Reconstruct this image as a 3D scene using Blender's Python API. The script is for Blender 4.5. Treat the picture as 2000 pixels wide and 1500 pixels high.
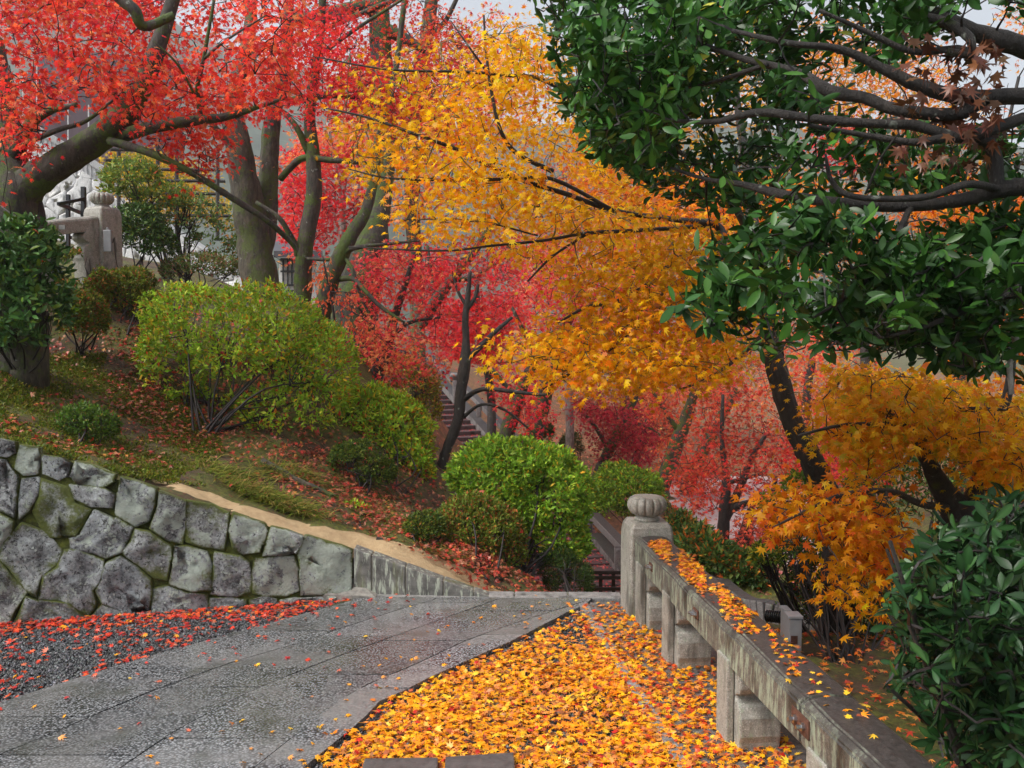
import bpy, bmesh, math
import numpy as np
from mathutils import Vector, Matrix

# ------------------------------------------------------------------ scene, camera, sky, sun, exposure
for o in list(bpy.data.objects):
    bpy.data.objects.remove(o)
SC = bpy.context.scene
COL = SC.collection
FOC = 1800.0                       # focal length in pixels of the 2000 px wide photograph
EYE = np.array([0.0, 0.0, 1.9])
PITCH = math.atan(110 / FOC)
cam_d = bpy.data.cameras.new('camera')
cam_d.sensor_width = 36.0
cam_d.lens = 36.0 * FOC / 2000.0
cam_d.clip_start = 0.05
cam_d.clip_end = 2000
cam = bpy.data.objects.new('camera', cam_d)
cam.location = EYE
cam.rotation_euler = (math.pi / 2 - PITCH, 0, 0)
COL.objects.link(cam)
SC.camera = cam

SUN_EL, SUN_AZ = math.radians(52), math.radians(246)      # azimuth measured clockwise from +Y: behind the camera, left
world = bpy.data.worlds.new('World')
SC.world = world
world.use_nodes = True
wn = world.node_tree
wn.nodes.clear()
w_out = wn.nodes.new('ShaderNodeOutputWorld')
w_bg = wn.nodes.new('ShaderNodeBackground')
w_sky = wn.nodes.new('ShaderNodeTexSky')
w_sky.sky_type = 'NISHITA'
w_sky.sun_disc = False
w_sky.sun_elevation = SUN_EL
w_sky.sun_rotation = SUN_AZ
w_sky.air_density = 1.0
w_sky.dust_density = 4.0
w_hs = wn.nodes.new('ShaderNodeHueSaturation')             # even cloud cover: the sky loses most of its blue
w_hs.inputs['Saturation'].default_value = 0.38
w_bg.inputs['Strength'].default_value = 0.115
wn.links.new(w_sky.outputs[0], w_hs.inputs['Color'])
wn.links.new(w_hs.outputs[0], w_bg.inputs['Color'])
wn.links.new(w_bg.outputs[0], w_out.inputs['Surface'])

sun_d = bpy.data.lights.new('sun', 'SUN')
sun_d.energy = 1.5
sun_d.angle = math.radians(32)
sun_d.color = (1.0, 0.96, 0.9)
sun = bpy.data.objects.new('sun', sun_d)
sdir = Vector((math.sin(SUN_AZ) * math.cos(SUN_EL), math.cos(SUN_AZ) * math.cos(SUN_EL), math.sin(SUN_EL)))
sun.rotation_euler = (-sdir).to_track_quat('-Z', 'Y').to_euler()
sun.location = (0, 0, 30)
COL.objects.link(sun)

SC.view_settings.view_transform = 'Standard'
SC.view_settings.look = 'None'
SC.view_settings.exposure = 0.98
SC.view_settings.gamma = 1.0
SC.view_settings.use_curve_mapping = False
SC.render.engine = 'CYCLES'
SC.cycles.max_bounces = 8
SC.cycles.diffuse_bounces = 6
SC.cycles.glossy_bounces = 2
SC.cycles.transmission_bounces = 6
SC.cycles.volume_bounces = 1
SC.cycles.use_denoising = True

# ------------------------------------------------------------------ helpers
rng = np.random.default_rng(11)
CP, SP = math.cos(PITCH), math.sin(PITCH)
FWD = np.array([0, CP, -SP]); UPV = np.array([0, SP, CP]); RGT = np.array([1.0, 0, 0])

def ray(px, py):
    px = np.asarray(px, float); py = np.asarray(py, float)
    return ((px - 1000) / FOC)[..., None] * RGT + ((750 - py) / FOC)[..., None] * UPV + FWD

def P(px, py, D):
    return EYE + np.asarray(D, float)[..., None] * ray(px, py)

def G(px, py, z=0.0):
    r = ray(px, py)
    t = (z - EYE[2]) / r[..., 2]
    return EYE + t[..., None] * r

def proj(p):
    q = np.asarray(p, float) - EYE
    d = q @ FWD
    d = np.where(np.abs(d) < 1e-6, 1e-6, d)
    return 1000 + FOC * (q @ RGT) / d, 750 - FOC * (q @ UPV) / d, d

def unit(v):
    v = np.asarray(v, float)
    return v / np.maximum(np.linalg.norm(v, axis=-1, keepdims=True), 1e-9)

def inpoly(x, y, poly):
    x = np.asarray(x); y = np.asarray(y)
    ins = np.zeros(x.shape, bool)
    n = len(poly); j = n - 1
    for i in range(n):
        xi, yi = poly[i]; xj, yj = poly[j]
        c = ((yi > y) != (yj > y)) & (x < (xj - xi) * (y - yi) / ((yj - yi) or 1e-9) + xi)
        ins ^= c
        j = i
    return ins

_wd = np.random.default_rng(5)
_W = unit(_wd.normal(size=(24, 3))); _PH = _wd.uniform(0, 6.28, 24)
def wav(p, freq, k=0):
    """smooth noise about -1..1"""
    p = np.asarray(p, float) * freq
    s = 0
    for i in range(8):
        w = _W[(i + 3 * k) % 24] * (1 + 0.35 * i)
        s = s + np.sin(p @ w + _PH[(i + 5 * k) % 24])
    return s / 3.0

OFF = {}
def off_of(parent):
    return OFF.get(parent.name, np.zeros(3)) if parent is not None else np.zeros(3)

def tag(o, label=None, cat=None, group=None, kind=None):
    if label: o['label'] = label
    if cat: o['category'] = cat
    if group: o['group'] = group
    if kind: o['kind'] = kind
    return o

def thing(name, label, cat, loc, group=None):
    o = bpy.data.objects.new(name, None)
    o.empty_display_size = 0.1
    COL.objects.link(o)
    o.location = tuple(float(v) for v in loc)
    OFF[o.name] = np.asarray(loc, float)
    return tag(o, label, cat, group)

def link(name, me, mat=None, parent=None, smooth=False):
    if mat is not None and len(me.materials) == 0:
        me.materials.append(mat)
    o = bpy.data.objects.new(name, me)
    COL.objects.link(o)
    if parent is not None:
        o.parent = parent
        OFF[o.name] = off_of(parent)
    if smooth:
        me.polygons.foreach_set('use_smooth', np.ones(len(me.polygons), bool))
    return o

def mesh_np(name, V, loops, totals, colors=None):
    V = np.asarray(V, np.float32); loops = np.asarray(loops, np.int32); totals = np.asarray(totals, np.int32)
    me = bpy.data.meshes.new(name)
    me.vertices.add(len(V)); me.vertices.foreach_set('co', V.ravel())
    me.loops.add(len(loops)); me.loops.foreach_set('vertex_index', loops)
    me.polygons.add(len(totals))
    starts = np.concatenate([[0], np.cumsum(totals)[:-1]]).astype(np.int32)
    me.polygons.foreach_set('loop_start', starts)
    try:
        me.polygons.foreach_set('loop_total', totals)
    except Exception:
        pass
    if colors is not None:
        a = me.attributes.new('Col', 'FLOAT_COLOR', 'POINT')
        c = np.ones((len(V), 4), np.float32); c[:, :3] = colors
        a.data.foreach_set('color', c.ravel())
    me.update(calc_edges=True)
    me.validate()
    return me

class MB:
    """collects polygons; build() links them as one mesh object"""
    def __init__(s): s.v = []; s.f = []
    def add(s, V, F):
        n = len(s.v)
        s.v += [tuple(map(float, p)) for p in V]
        s.f += [[i + n for i in f] for f in F]
    def box(s, c, size, ax=None, ay=None, az=None):
        ax = np.array([1, 0, 0]) if ax is None else unit(ax)
        ay = np.array([0, 1, 0]) if ay is None else unit(ay)
        az = np.array([0, 0, 1]) if az is None else unit(az)
        c = np.asarray(c, float); hx, hy, hz = np.asarray(size, float) / 2
        V = [c + sx * hx * ax + sy * hy * ay + sz * hz * az for sz in (-1, 1) for sy in (-1, 1) for sx in (-1, 1)]
        s.add(V, [[0, 2, 3, 1], [4, 5, 7, 6], [0, 1, 5, 4], [2, 6, 7, 3], [0, 4, 6, 2], [1, 3, 7, 5]])
    def bar(s, a, b, w, h, up=(0, 0, 1)):
        a = np.asarray(a, float); b = np.asarray(b, float)
        d = unit(b - a); sd = unit(np.cross(d, np.asarray(up, float))); u = np.cross(sd, d)
        s.box((a + b) / 2, (np.linalg.norm(b - a), w, h), d, sd, u)
    def prism(s, top, bottom):
        n = len(top)
        F = [list(range(n)), list(range(2 * n - 1, n - 1, -1))]
        for i in range(n):
            j = (i + 1) % n
            F.append([i, i + n, j + n, j])
        s.add(list(top) + list(bottom), F)
    def tube(s, pts, rad, sides=8, wob=0.0, cap=True):
        pts = np.asarray(pts, float); n = len(pts)
        rad = np.broadcast_to(np.asarray(rad, float), (n,))
        t = np.gradient(pts, axis=0); t = unit(t)
        ref = np.array([0.0, 0, 1]) if abs(t[0][2]) < 0.9 else np.array([1.0, 0, 0])
        V = []; u = unit(np.cross(t[0], ref))
        for i in range(n):
            u = unit(u - t[i] * (u @ t[i])); w = np.cross(t[i], u)
            a = np.arange(sides) * 2 * math.pi / sides
            r = rad[i] * np.ones(sides)
            if wob:
                q = pts[i] + np.outer(np.cos(a), u) * rad[i] + np.outer(np.sin(a), w) * rad[i]
                r = r * (1 + wob * wav(q, 1.4 / max(rad[i], .02)))
            V += list(pts[i] + (np.cos(a) * r)[:, None] * u + (np.sin(a) * r)[:, None] * w)
        F = []
        for i in range(n - 1):
            for k in range(sides):
                m = (k + 1) % sides
                F.append([i * sides + k, i * sides + m, (i + 1) * sides + m, (i + 1) * sides + k])
        if cap:
            F.append(list(range(sides - 1, -1, -1))); F.append(list(range((n - 1) * sides, n * sides)))
        s.add(V, F)
    def lathe(s, c, prof, sides=24, ribs=0, rib_depth=0.0):
        V = []; F = []
        a = np.arange(sides) * 2 * math.pi / sides
        for (r, z, k) in prof:
            rr = r * np.ones(sides)
            if ribs and k:
                rr = r * (1 - rib_depth * k * (1 - np.abs(np.sin(a * ribs / 2))) ** 3.0)
            V += [(c[0] + rr[i] * math.cos(a[i]), c[1] + rr[i] * math.sin(a[i]), c[2] + z) for i in range(sides)]
        n = len(prof)
        for i in range(n - 1):
            for k in range(sides):
                m = (k + 1) % sides
                F.append([i * sides + k, i * sides + m, (i + 1) * sides + m, (i + 1) * sides + k])
        F.append(list(range(sides - 1, -1, -1))); F.append(list(range((n - 1) * sides, n * sides)))
        s.add(V, F)
    def build(s, name, mat, parent=None, smooth=False, bevel=0.0, seg=2):
        o0 = off_of(parent)
        me = bpy.data.meshes.new(name)
        me.from_pydata([tuple(np.asarray(p) - o0) for p in s.v], [], s.f)
        if bevel:
            bm = bmesh.new(); bm.from_mesh(me)
            es = [e for e in bm.edges if len(e.link_faces) == 2 and e.calc_face_angle(0) > 0.5]
            bmesh.ops.bevel(bm, geom=es, offset=bevel, segments=seg, affect='EDGES', profile=0.6, clamp_overlap=True)
            bm.to_mesh(me); bm.free()
        me.update()
        return link(name, me, mat, parent, smooth)

def spline(ctrl, n=6):
    """Catmull-Rom through rows of ctrl"""
    c = np.asarray(ctrl, float)
    if len(c) < 3:
        t = np.linspace(0, 1, n + 1)[:, None]
        return c[0] * (1 - t) + c[-1] * t
    q = np.vstack([2 * c[0] - c[1], c, 2 * c[-1] - c[-2]])
    out = []
    for i in range(len(c) - 1):
        p0, p1, p2, p3 = q[i], q[i + 1], q[i + 2], q[i + 3]
        for t in np.arange(n) / n:
            out.append(.5 * (2 * p1 + (p2 - p0) * t + (2 * p0 - 5 * p1 + 4 * p2 - p3) * t * t + (3 * p1 - p0 - 3 * p2 + p3) * t ** 3))
    out.append(c[-1])
    return np.array(out)

# ------------------------------------------------------------------ materials
def N(nt, typ, **kw):
    n = nt.nodes.new(typ)
    for k, v in kw.items():
        if k in n.inputs.keys() if hasattr(n.inputs, 'keys') else False:
            n.inputs[k].default_value = v
        else:
            setattr(n, k, v)
    return n

def ramp(nt, fac, stops, interp='LINEAR'):
    r = nt.nodes.new('ShaderNodeValToRGB')
    r.color_ramp.interpolation = interp
    e = r.color_ramp.elements
    while len(e) < len(stops): e.new(0.5)
    for el, (p, c) in zip(e, stops):
        el.position = p
        el.color = (c[0], c[1], c[2], 1) if hasattr(c, '__len__') else (c, c, c, 1)
    nt.links.new(fac, r.inputs[0])
    return r.outputs[0]

def mixc(nt, fac, a, b, mode='MIX'):
    m = nt.nodes.new('ShaderNodeMix'); m.data_type = 'RGBA'; m.blend_type = mode
    for s, v in ((0, fac), (6, a), (7, b)):
        if hasattr(v, 'is_output') or hasattr(v, 'links'): nt.links.new(v, m.inputs[s])
        else: m.inputs[s].default_value = (v if not hasattr(v, '__len__') else (v[0], v[1], v[2], 1))
    return m.outputs[2]

def noise(nt, vec, scale, detail=4, rough=0.6, dist=0.0):
    n = nt.nodes.new('ShaderNodeTexNoise')
    n.inputs['Scale'].default_value = scale; n.inputs['Detail'].default_value = detail
    n.inputs['Roughness'].default_value = rough; n.inputs['Distortion'].default_value = dist
    nt.links.new(vec, n.inputs['Vector'])
    return n.outputs[0]

def new_mat(name):
    m = bpy.data.materials.new(name); m.use_nodes = True
    nt = m.node_tree
    b = nt.nodes['Principled BSDF']
    tc = nt.nodes.new('ShaderNodeNewGeometry')
    return m, nt, b, tc.outputs['Position']

def bump(nt, h, b, strength, dist):
    n = nt.nodes.new('ShaderNodeBump')
    n.inputs['Strength'].default_value = strength; n.inputs['Distance'].default_value = dist
    nt.links.new(h, n.inputs['Height']); nt.links.new(n.outputs[0], b.inputs['Normal'])

def stretch(nt, vec, s):
    m = nt.nodes.new('ShaderNodeMapping'); m.inputs['Scale'].default_value = s
    nt.links.new(vec, m.inputs[0]); return m.outputs[0]

def upmask(nt, lo, hi):
    g = nt.nodes.new('ShaderNodeNewGeometry'); s = nt.nodes.new('ShaderNodeSeparateXYZ')
    nt.links.new(g.outputs['Normal'], s.inputs[0])
    mr = nt.nodes.new('ShaderNodeMapRange'); mr.inputs[1].default_value = lo; mr.inputs[2].default_value = hi
    nt.links.new(s.outputs[2], mr.inputs[0]); return mr.outputs[0]

def m_plain(name, col, rough=0.6, metal=0.0, var=0.25, scale=20, bmp=0.0):
    m, nt, b, pos = new_mat(name)
    c = np.array(col)
    f = noise(nt, pos, scale)
    nt.links.new(ramp(nt, f, [(0.3, c * (1 - var)), (0.7, c * (1 + var))]), b.inputs['Base Color'])
    b.inputs['Roughness'].default_value = rough; b.inputs['Metallic'].default_value = metal
    if bmp: bump(nt, noise(nt, pos, scale * 2), b, bmp, 0.01)
    return m

def m_bark(name, dark, light, moss, moss_amt, rough=0.7):
    m, nt, b, pos = new_mat(name)
    v = stretch(nt, pos, (1, 1, 0.35))
    c = ramp(nt, mixc(nt, .5, noise(nt, v, 26, 5, 0.7), noise(nt, v, 6, 5, .7)), [(0.38, dark), (0.54, light), (0.64, np.array(light) * 1.7)])
    spot = ramp(nt, noise(nt, pos, 14, 3), [(0.66, 0), (0.72, 1)])
    c = mixc(nt, spot, c, (0.22, 0.24, 0.2))
    mk = ramp(nt, mixc(nt, .3, noise(nt, pos, 3.6, 5, 0.65), noise(nt, pos, 30, 4, .75)), [(0.61 - moss_amt, 0), (0.68 - moss_amt, 1)])
    c = mixc(nt, mk, c, mixc(nt, noise(nt, pos, 40), np.array(moss) * 0.5, np.array(moss) * 1.5))
    nt.links.new(c, b.inputs['Base Color'])
    b.inputs['Roughness'].default_value = rough
    bump(nt, noise(nt, v, 22, 7, 0.75), b, 1.0, 0.035)
    return m

def m_leaf(name, rough=0.38, trans=0.35, spec=0.5, two=None):
    m, nt, b, pos = new_mat(name)
    at = nt.nodes.new('ShaderNodeAttribute'); at.attribute_name = 'Col'
    nt.links.new(at.outputs['Color'], b.inputs['Base Color'])
    b.inputs['Roughness'].default_value = rough
    b.inputs['Specular IOR Level'].default_value = spec
    tr = nt.nodes.new('ShaderNodeBsdfTranslucent')
    nt.links.new(at.outputs['Color'], tr.inputs['Color'])
    mx = nt.nodes.new('ShaderNodeMixShader'); mx.inputs[0].default_value = trans
    nt.links.new(b.outputs[0], mx.inputs[1]); nt.links.new(tr.outputs[0], mx.inputs[2])
    nt.links.new(mx.outputs[0], nt.nodes['Material Output'].inputs['Surface'])
    return m

M_LEAF = m_leaf('maple_leaf', 0.38, 0.6, 0.2)
M_WET = m_leaf('wet_fallen_leaf', 0.3, 0.1, 0.3)
M_GLOSS = m_leaf('glossy_leaf', 0.3, 0.1, 0.24)
M_AZ = m_leaf('azalea_leaf', 0.42, 0.35, 0.22)
M_BARK = m_bark('wet_dark_bark', (0.008, 0.006, 0.005), (0.03, 0.024, 0.02), (0.05, 0.07, 0.01), 0.0, 0.6)
M_BARKM = m_bark('mossy_bark', (0.012, 0.01, 0.008), (0.06, 0.05, 0.038), (0.06, 0.1, 0.007), 0.13)
M_BARKG = m_bark('grey_bark', (0.02, 0.016, 0.011), (0.085, 0.072, 0.05), (0.07, 0.095, 0.014), 0.1)
M_BARKP = m_bark('pale_bark', (0.14, 0.13, 0.11), (0.36, 0.34, 0.31), (0.1, 0.12, 0.05), 0.0)
M_TWIG = m_plain('twig', (0.014, 0.009, 0.008), 0.6, var=.5)
M_TWIGG = m_plain('olive_twig', (0.10, 0.075, 0.015), 0.35, var=.6, scale=2)

def m_stone_wall():
    m, nt, b, pos = new_mat('lichen_rubble_stone')
    oi = nt.nodes.new('ShaderNodeObjectInfo')
    base = ramp(nt, noise(nt, pos, 9, 8, 0.75, 0.3), [(0.37, (0.07, 0.07, 0.072)), (0.48, (0.24, 0.245, 0.25)), (0.6, (0.48, 0.5, 0.5))])
    tint = ramp(nt, oi.outputs['Random'], [(0, (0.72, 0.71, 0.71)), (0.35, (1.35, 1.36, 1.37)), (.7, (1.0, 1.05, 1.1)), (1, (1.45, 1.5, 1.46))])
    c = mixc(nt, 1.0, base, tint, 'MULTIPLY')
    speck = ramp(nt, noise(nt, pos, 70, 4, 0.8), [(0.53, 0), (0.6, 1)])
    c = mixc(nt, speck, c, (0.36, 0.38, 0.38))
    dk = ramp(nt, noise(nt, pos, 38, 4, 0.8, .5), [(0.54, 0), (0.6, 1)])
    c = mixc(nt, dk, c, (0.04, 0.042, 0.043))
    lw = nt.nodes.new('ShaderNodeAttribute'); lw.attribute_name = 'Col'
    ls = nt.nodes.new('ShaderNodeSeparateColor'); nt.links.new(lw.outputs['Color'], ls.inputs[0])
    # lichen: more on the upper course (Col.r), edges ragged
    ad = nt.nodes.new('ShaderNodeMath'); ad.operation = 'ADD'
    nt.links.new(mixc(nt, .3, noise(nt, pos, 6, 6, 0.75, 0.8), noise(nt, pos, 30, 8, .85, .4)), ad.inputs[0]); nt.links.new(ls.outputs[0], ad.inputs[1])
    lich = ramp(nt, ad.outputs[0], [(0.55, 0), (0.572, 1)])
    c = mixc(nt, lich, c, mixc(nt, noise(nt, pos, 30, 5, .8), (0.26, 0.31, 0.26), (0.66, 0.73, 0.64)))
    sp = nt.nodes.new('ShaderNodeTexVoronoi'); sp.inputs['Scale'].default_value = 26; nt.links.new(pos, sp.inputs['Vector'])
    spk2 = ramp(nt, mixc(nt, .35, sp.outputs['Distance'], noise(nt, pos, 60, 4, .8)), [(0.27, 1), (0.31, 0)])
    c = mixc(nt, spk2, c, (0.5, 0.54, 0.5))
    # moss: creeping in from the joints (Col.g is 1 near the rim)
    ad2 = nt.nodes.new('ShaderNodeMath'); ad2.operation = 'ADD'
    nt.links.new(mixc(nt, .38, noise(nt, pos, 5.5, 4, 0.6), noise(nt, pos, 42, 6, .8)), ad2.inputs[0]); nt.links.new(ls.outputs[1], ad2.inputs[1])
    moss = ramp(nt, ad2.outputs[0], [(0.53, 0), (0.66, 1)])
    c = mixc(nt, moss, c, mixc(nt, noise(nt, pos, 60, 4), (0.04, 0.055, 0.004), (0.17, 0.21, 0.018)))
    nt.links.new(c, b.inputs['Base Color'])
    b.inputs['Roughness'].default_value = 0.62
    bump(nt, noise(nt, pos, 30, 9, 0.8), b, 1.0, 0.05)
    return m
M_RUBBLE = m_stone_wall()

def m_streaky():
    m, nt, b, pos = new_mat('streaked_dressed_stone')
    v = stretch(nt, pos, (1, 1, 0.16))
    c = ramp(nt, noise(nt, pos, 12, 6, .7), [(0.3, (0.055, 0.055, 0.05)), (0.7, (0.2, 0.195, 0.18))])
    c = mixc(nt, ramp(nt, noise(nt, v, 34, 5, .7), [(0.52, 0), (0.6, 1)]), c, (0.36, 0.39, 0.32))
    c = mixc(nt, ramp(nt, noise(nt, v, 8, 3), [(0.58, 0), (0.7, 1)]), c, (0.1, 0.11, 0.03))
    nt.links.new(c, b.inputs['Base Color']); b.inputs['Roughness'].default_value = .55
    bump(nt, noise(nt, pos, 60, 5), b, .4, .008)
    return m
M_STREAK = m_streaky()

def m_granite(name, lo, hi, lichen=0.5, wet_top=False):
    """carved granite: wet dark upper faces, pale green lichen streaks on the sides"""
    m, nt, b, pos = new_mat(name)
    c = ramp(nt, noise(nt, pos, 26, 7, .75), [(0.32, lo), (0.68, hi)])
    c = mixc(nt, ramp(nt, noise(nt, pos, 150, 3, .8), [(0.55, 0), (0.64, 1)]), c, np.array(hi) * 1.35)
    c = mixc(nt, ramp(nt, noise(nt, pos, 120, 3, .8), [(0.58, 0), (0.66, 1)]), c, np.array(lo) * .5)
    v = stretch(nt, pos, (1, 1, 0.2))
    st = ramp(nt, noise(nt, v, 34, 6, .75), [(0.62 - .16 * lichen, 0), (0.68 - .16 * lichen, 1)])
    c = mixc(nt, st, c, (0.27, 0.31, 0.23))
    c = mixc(nt, ramp(nt, noise(nt, stretch(nt, pos, (1, 1, .3)), 7, 5), [(0.54, 0), (0.66, 1)]), c, np.array(lo) * .6)
    if wet_top:
        t = upmask(nt, 0.6, 0.9)
        dk = ramp(nt, noise(nt, pos, 40, 6, .75), [(0.35, (0.024, 0.02, 0.019)), (0.7, (0.08, 0.07, 0.066))])
        dk = mixc(nt, ramp(nt, noise(nt, pos, 55, 4, .8), [(0.66, 0), (0.7, 1)]), dk, (0.26, 0.28, 0.26))
        c = mixc(nt, t, c, dk)
    nt.links.new(c, b.inputs['Base Color']); b.inputs['Roughness'].default_value = .5
    bump(nt, noise(nt, pos, 110, 5, .75), b, .55, .006)
    return m
M_RAIL = m_granite('weathered_wet_rail', (0.05, 0.046, 0.038), (0.165, 0.155, 0.13), .8, True)
M_GRAN = m_granite('carved_granite', (0.17, 0.165, 0.14), (0.38, 0.37, 0.33), .3)
M_GRAND = m_granite('far_wet_granite', (0.10, 0.095, 0.095), (0.25, 0.24, 0.24), .2, True)
M_EDGE = m_granite('wet_edging_stone', (0.12, 0.118, 0.115), (0.3, 0.295, 0.29), .1)
M_PLINTH = m_granite('wet_plinth', (0.06, 0.056, 0.054), (0.17, 0.16, 0.155), .2, False)

def m_slab(name='wet_exposed_aggregate_slab', lift=1.0, smooth=.55):
    m, nt, b, pos = new_mat(name)
    b.inputs['Coat Weight'].default_value = .55; b.inputs['Coat Roughness'].default_value = .2
    oi = nt.nodes.new('ShaderNodeObjectInfo')
    vo = nt.nodes.new('ShaderNodeTexVoronoi'); vo.feature = 'F1'; vo.inputs['Scale'].default_value = 78
    nt.links.new(stretch(nt, pos, (1, 1.25, 1)), vo.inputs['Vector'])
    peb = ramp(nt, vo.outputs['Distance'], [(0.12, (0.33, 0.345, 0.36)), (0.42, (0.17, 0.178, 0.188)), (0.62, (0.028, 0.029, 0.031))])
    cc = nt.nodes.new('ShaderNodeSeparateColor'); nt.links.new(vo.outputs['Color'], cc.inputs[0])
    peb = mixc(nt, 1.0, peb, ramp(nt, cc.outputs[0], [(0, (0.6, 0.59, 0.59)), (0.6, (1, .99, .98)), (1, (1.3, 1.28, 1.26))]), 'MULTIPLY')
    worn = ramp(nt, noise(nt, pos, 2.2, 4, .6), [(0.42, 0), (0.6, 1)])
    fl = ramp(nt, noise(nt, pos, 60, 6, .75), [(0.3, (0.1, 0.1, 0.095)), (0.7, (0.28, 0.275, 0.265))])
    mud = nt.nodes.new('ShaderNodeMath'); mud.operation = 'MULTIPLY'; mud.inputs[1].default_value = smooth
    nt.links.new(worn, mud.inputs[0])
    c = mixc(nt, mud.outputs[0], peb, fl)
    c = mixc(nt, 1.0, c, ramp(nt, oi.outputs['Random'], [(0, np.array((0.78, .78, .78)) * lift), (1, np.array((1.12, 1.12, 1.14)) * lift)]), 'MULTIPLY')
    c = mixc(nt, ramp(nt, noise(nt, pos, 3.1, 4, .6), [(0.56, 0), (0.7, .7)]), c, (0.06, 0.062, 0.05))
    nt.links.new(c, b.inputs['Base Color'])
    r = ramp(nt, noise(nt, pos, 1.7, 5, .6), [(0.38, 0.13), (0.62, 0.36)])
    nt.links.new(r, b.inputs['Roughness'])
    bump(nt, vo.outputs['Distance'], b, -0.35, .005)
    return m
M_SLAB = m_slab()
M_BORDER = m_slab('smoother_border_slab', 1.12, .85)

def m_terrain():
    m, nt, b, pos = new_mat('hillside_soil_moss')
    at = nt.nodes.new('ShaderNodeAttribute'); at.attribute_name = 'Col'
    s = nt.nodes.new('ShaderNodeSeparateColor'); nt.links.new(at.outputs['Color'], s.inputs[0])
    soil = ramp(nt, noise(nt, pos, 6, 7, .7), [(0.3, (0.03, 0.02, 0.012)), (0.7, (0.1, 0.06, 0.03))])
    moss = mixc(nt, ramp(nt, noise(nt, pos, 24, 6, .75), [(.35, 0), (.65, 1)]), (0.024, 0.03, 0.004), (0.15, 0.165, 0.02))
    c = mixc(nt, ramp(nt, noise(nt, pos, 1.8, 5, .65), [(0.4, 0), (0.56, 1)]), soil, moss)
    spk = ramp(nt, noise(nt, pos, 28, 3, .6), [(0.6, 0), (0.66, 1)])
    c = mixc(nt, spk, c, (0.16, 0.045, 0.025))
    sand = ramp(nt, noise(nt, stretch(nt, pos, (1, .6, 1)), 16, 6, .65), [(0.3, (0.36, 0.25, 0.13)), (0.7, (0.52, 0.39, 0.22))])
    yard = ramp(nt, noise(nt, pos, 5, 7, .75), [(0.35, (0.4, 0.31, 0.3)), (0.6, (0.52, 0.43, 0.42)), (0.75, (0.45, 0.2, 0.17))])
    lit = ramp(nt, noise(nt, pos, 9, 6, .7), [(0.32, (0.06, 0.035, 0.015)), (0.5, (0.2, 0.075, 0.03)), (0.68, (0.42, 0.16, 0.06))])
    for ch, col in ((0, sand), (1, yard), (2, lit)):
        a = nt.nodes.new('ShaderNodeMath'); a.operation = 'ADD'
        sc = nt.nodes.new('ShaderNodeMath'); sc.operation = 'MULTIPLY_ADD'; sc.inputs[1].default_value = .5; sc.inputs[2].default_value = -.25
        nt.links.new(noise(nt, pos, 11 if ch == 0 else 2, 5, .7), sc.inputs[0])
        nt.links.new(s.outputs[ch], a.inputs[0]); nt.links.new(sc.outputs[0], a.inputs[1])
        c = mixc(nt, ramp(nt, a.outputs[0], [(0.45, 0), (0.55, 1)]), c, col)
    nt.links.new(c, b.inputs['Base Color']); b.inputs['Roughness'].default_value = .8
    bump(nt, noise(nt, pos, 40, 6, .7), b, .6, .02)
    return m
M_TERR = m_terrain()
M_GRAVEL = m_plain('dark_gravel_bed', (0.06, 0.06, 0.062), .5, var=.6, scale=60, bmp=.8)
def m_pebble():
    m, nt, b, pos = new_mat('wet_pebble')
    at = nt.nodes.new('ShaderNodeAttribute'); at.attribute_name = 'Col'
    nt.links.new(at.outputs['Color'], b.inputs['Base Color']); b.inputs['Roughness'].default_value = .28
    return m
M_PEB = m_pebble()

# ------------------------------------------------------------------ leaf geometry
def T_maple(lobes, lens, notch, cup=0.16):
    """star of pointed lobes round a centre; tip along +y, petiole at the origin"""
    V = [(0, 0.28, 0.0)]; B = [0.92]
    seq = [(-180, 0.02)]
    for i, (a, l) in enumerate(zip(lobes, lens)):
        seq.append((a, l))
        if i < len(lobes) - 1:
            seq.append(((a + lobes[i + 1]) / 2, notch))
    for a, l in seq:
        r = math.radians(a)
        x, y = math.sin(r) * l * .72, .28 + math.cos(r) * l * .72
        if a == -180: x, y = 0, 0.12
        V.append((x, y, -cup * (l ** 2) + 0.05 * math.sin(3 * r)))
        B.append(1.06 if l > notch * 1.4 else 0.96)
    n = len(V) - 1
    F = [[0, 1 + (i + 1) % n, 1 + i] for i in range(n)]
    return np.array(V, float), F, np.array(B)
T_MAPLE7 = T_maple([-128, -82, -40, 0, 40, 82, 128], [.5, .82, .97, 1.05, .97, .82, .5], .36)
T_MAPLE5 = T_maple([-100, -48, 0, 48, 100], [.75, .98, 1.05, .98, .75], .36)
def T_star():
    V = [(0, 0.02, 0), (-.14, .3, .03), (.14, .3, .03)]; F = []
    for a, l in ((-95, .75), (-45, .95), (0, 1.05), (45, .95), (95, .75)):
        r = math.radians(a); n = len(V)
        d = np.array([math.sin(r), math.cos(r)]); q = np.array([d[1], -d[0]])
        c = np.array([0, .25]); t = c + d * l * .75
        V += [(*(c + q * .13), 0), (*(c - q * .13), 0), (*t, -.14)]; F.append([n, n + 2, n + 1])
    V = V[3:]; F = [[i - 3 for i in f] for f in F]
    return np.array(V, float), F, np.ones(len(V))
T_STAR = T_star()
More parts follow.
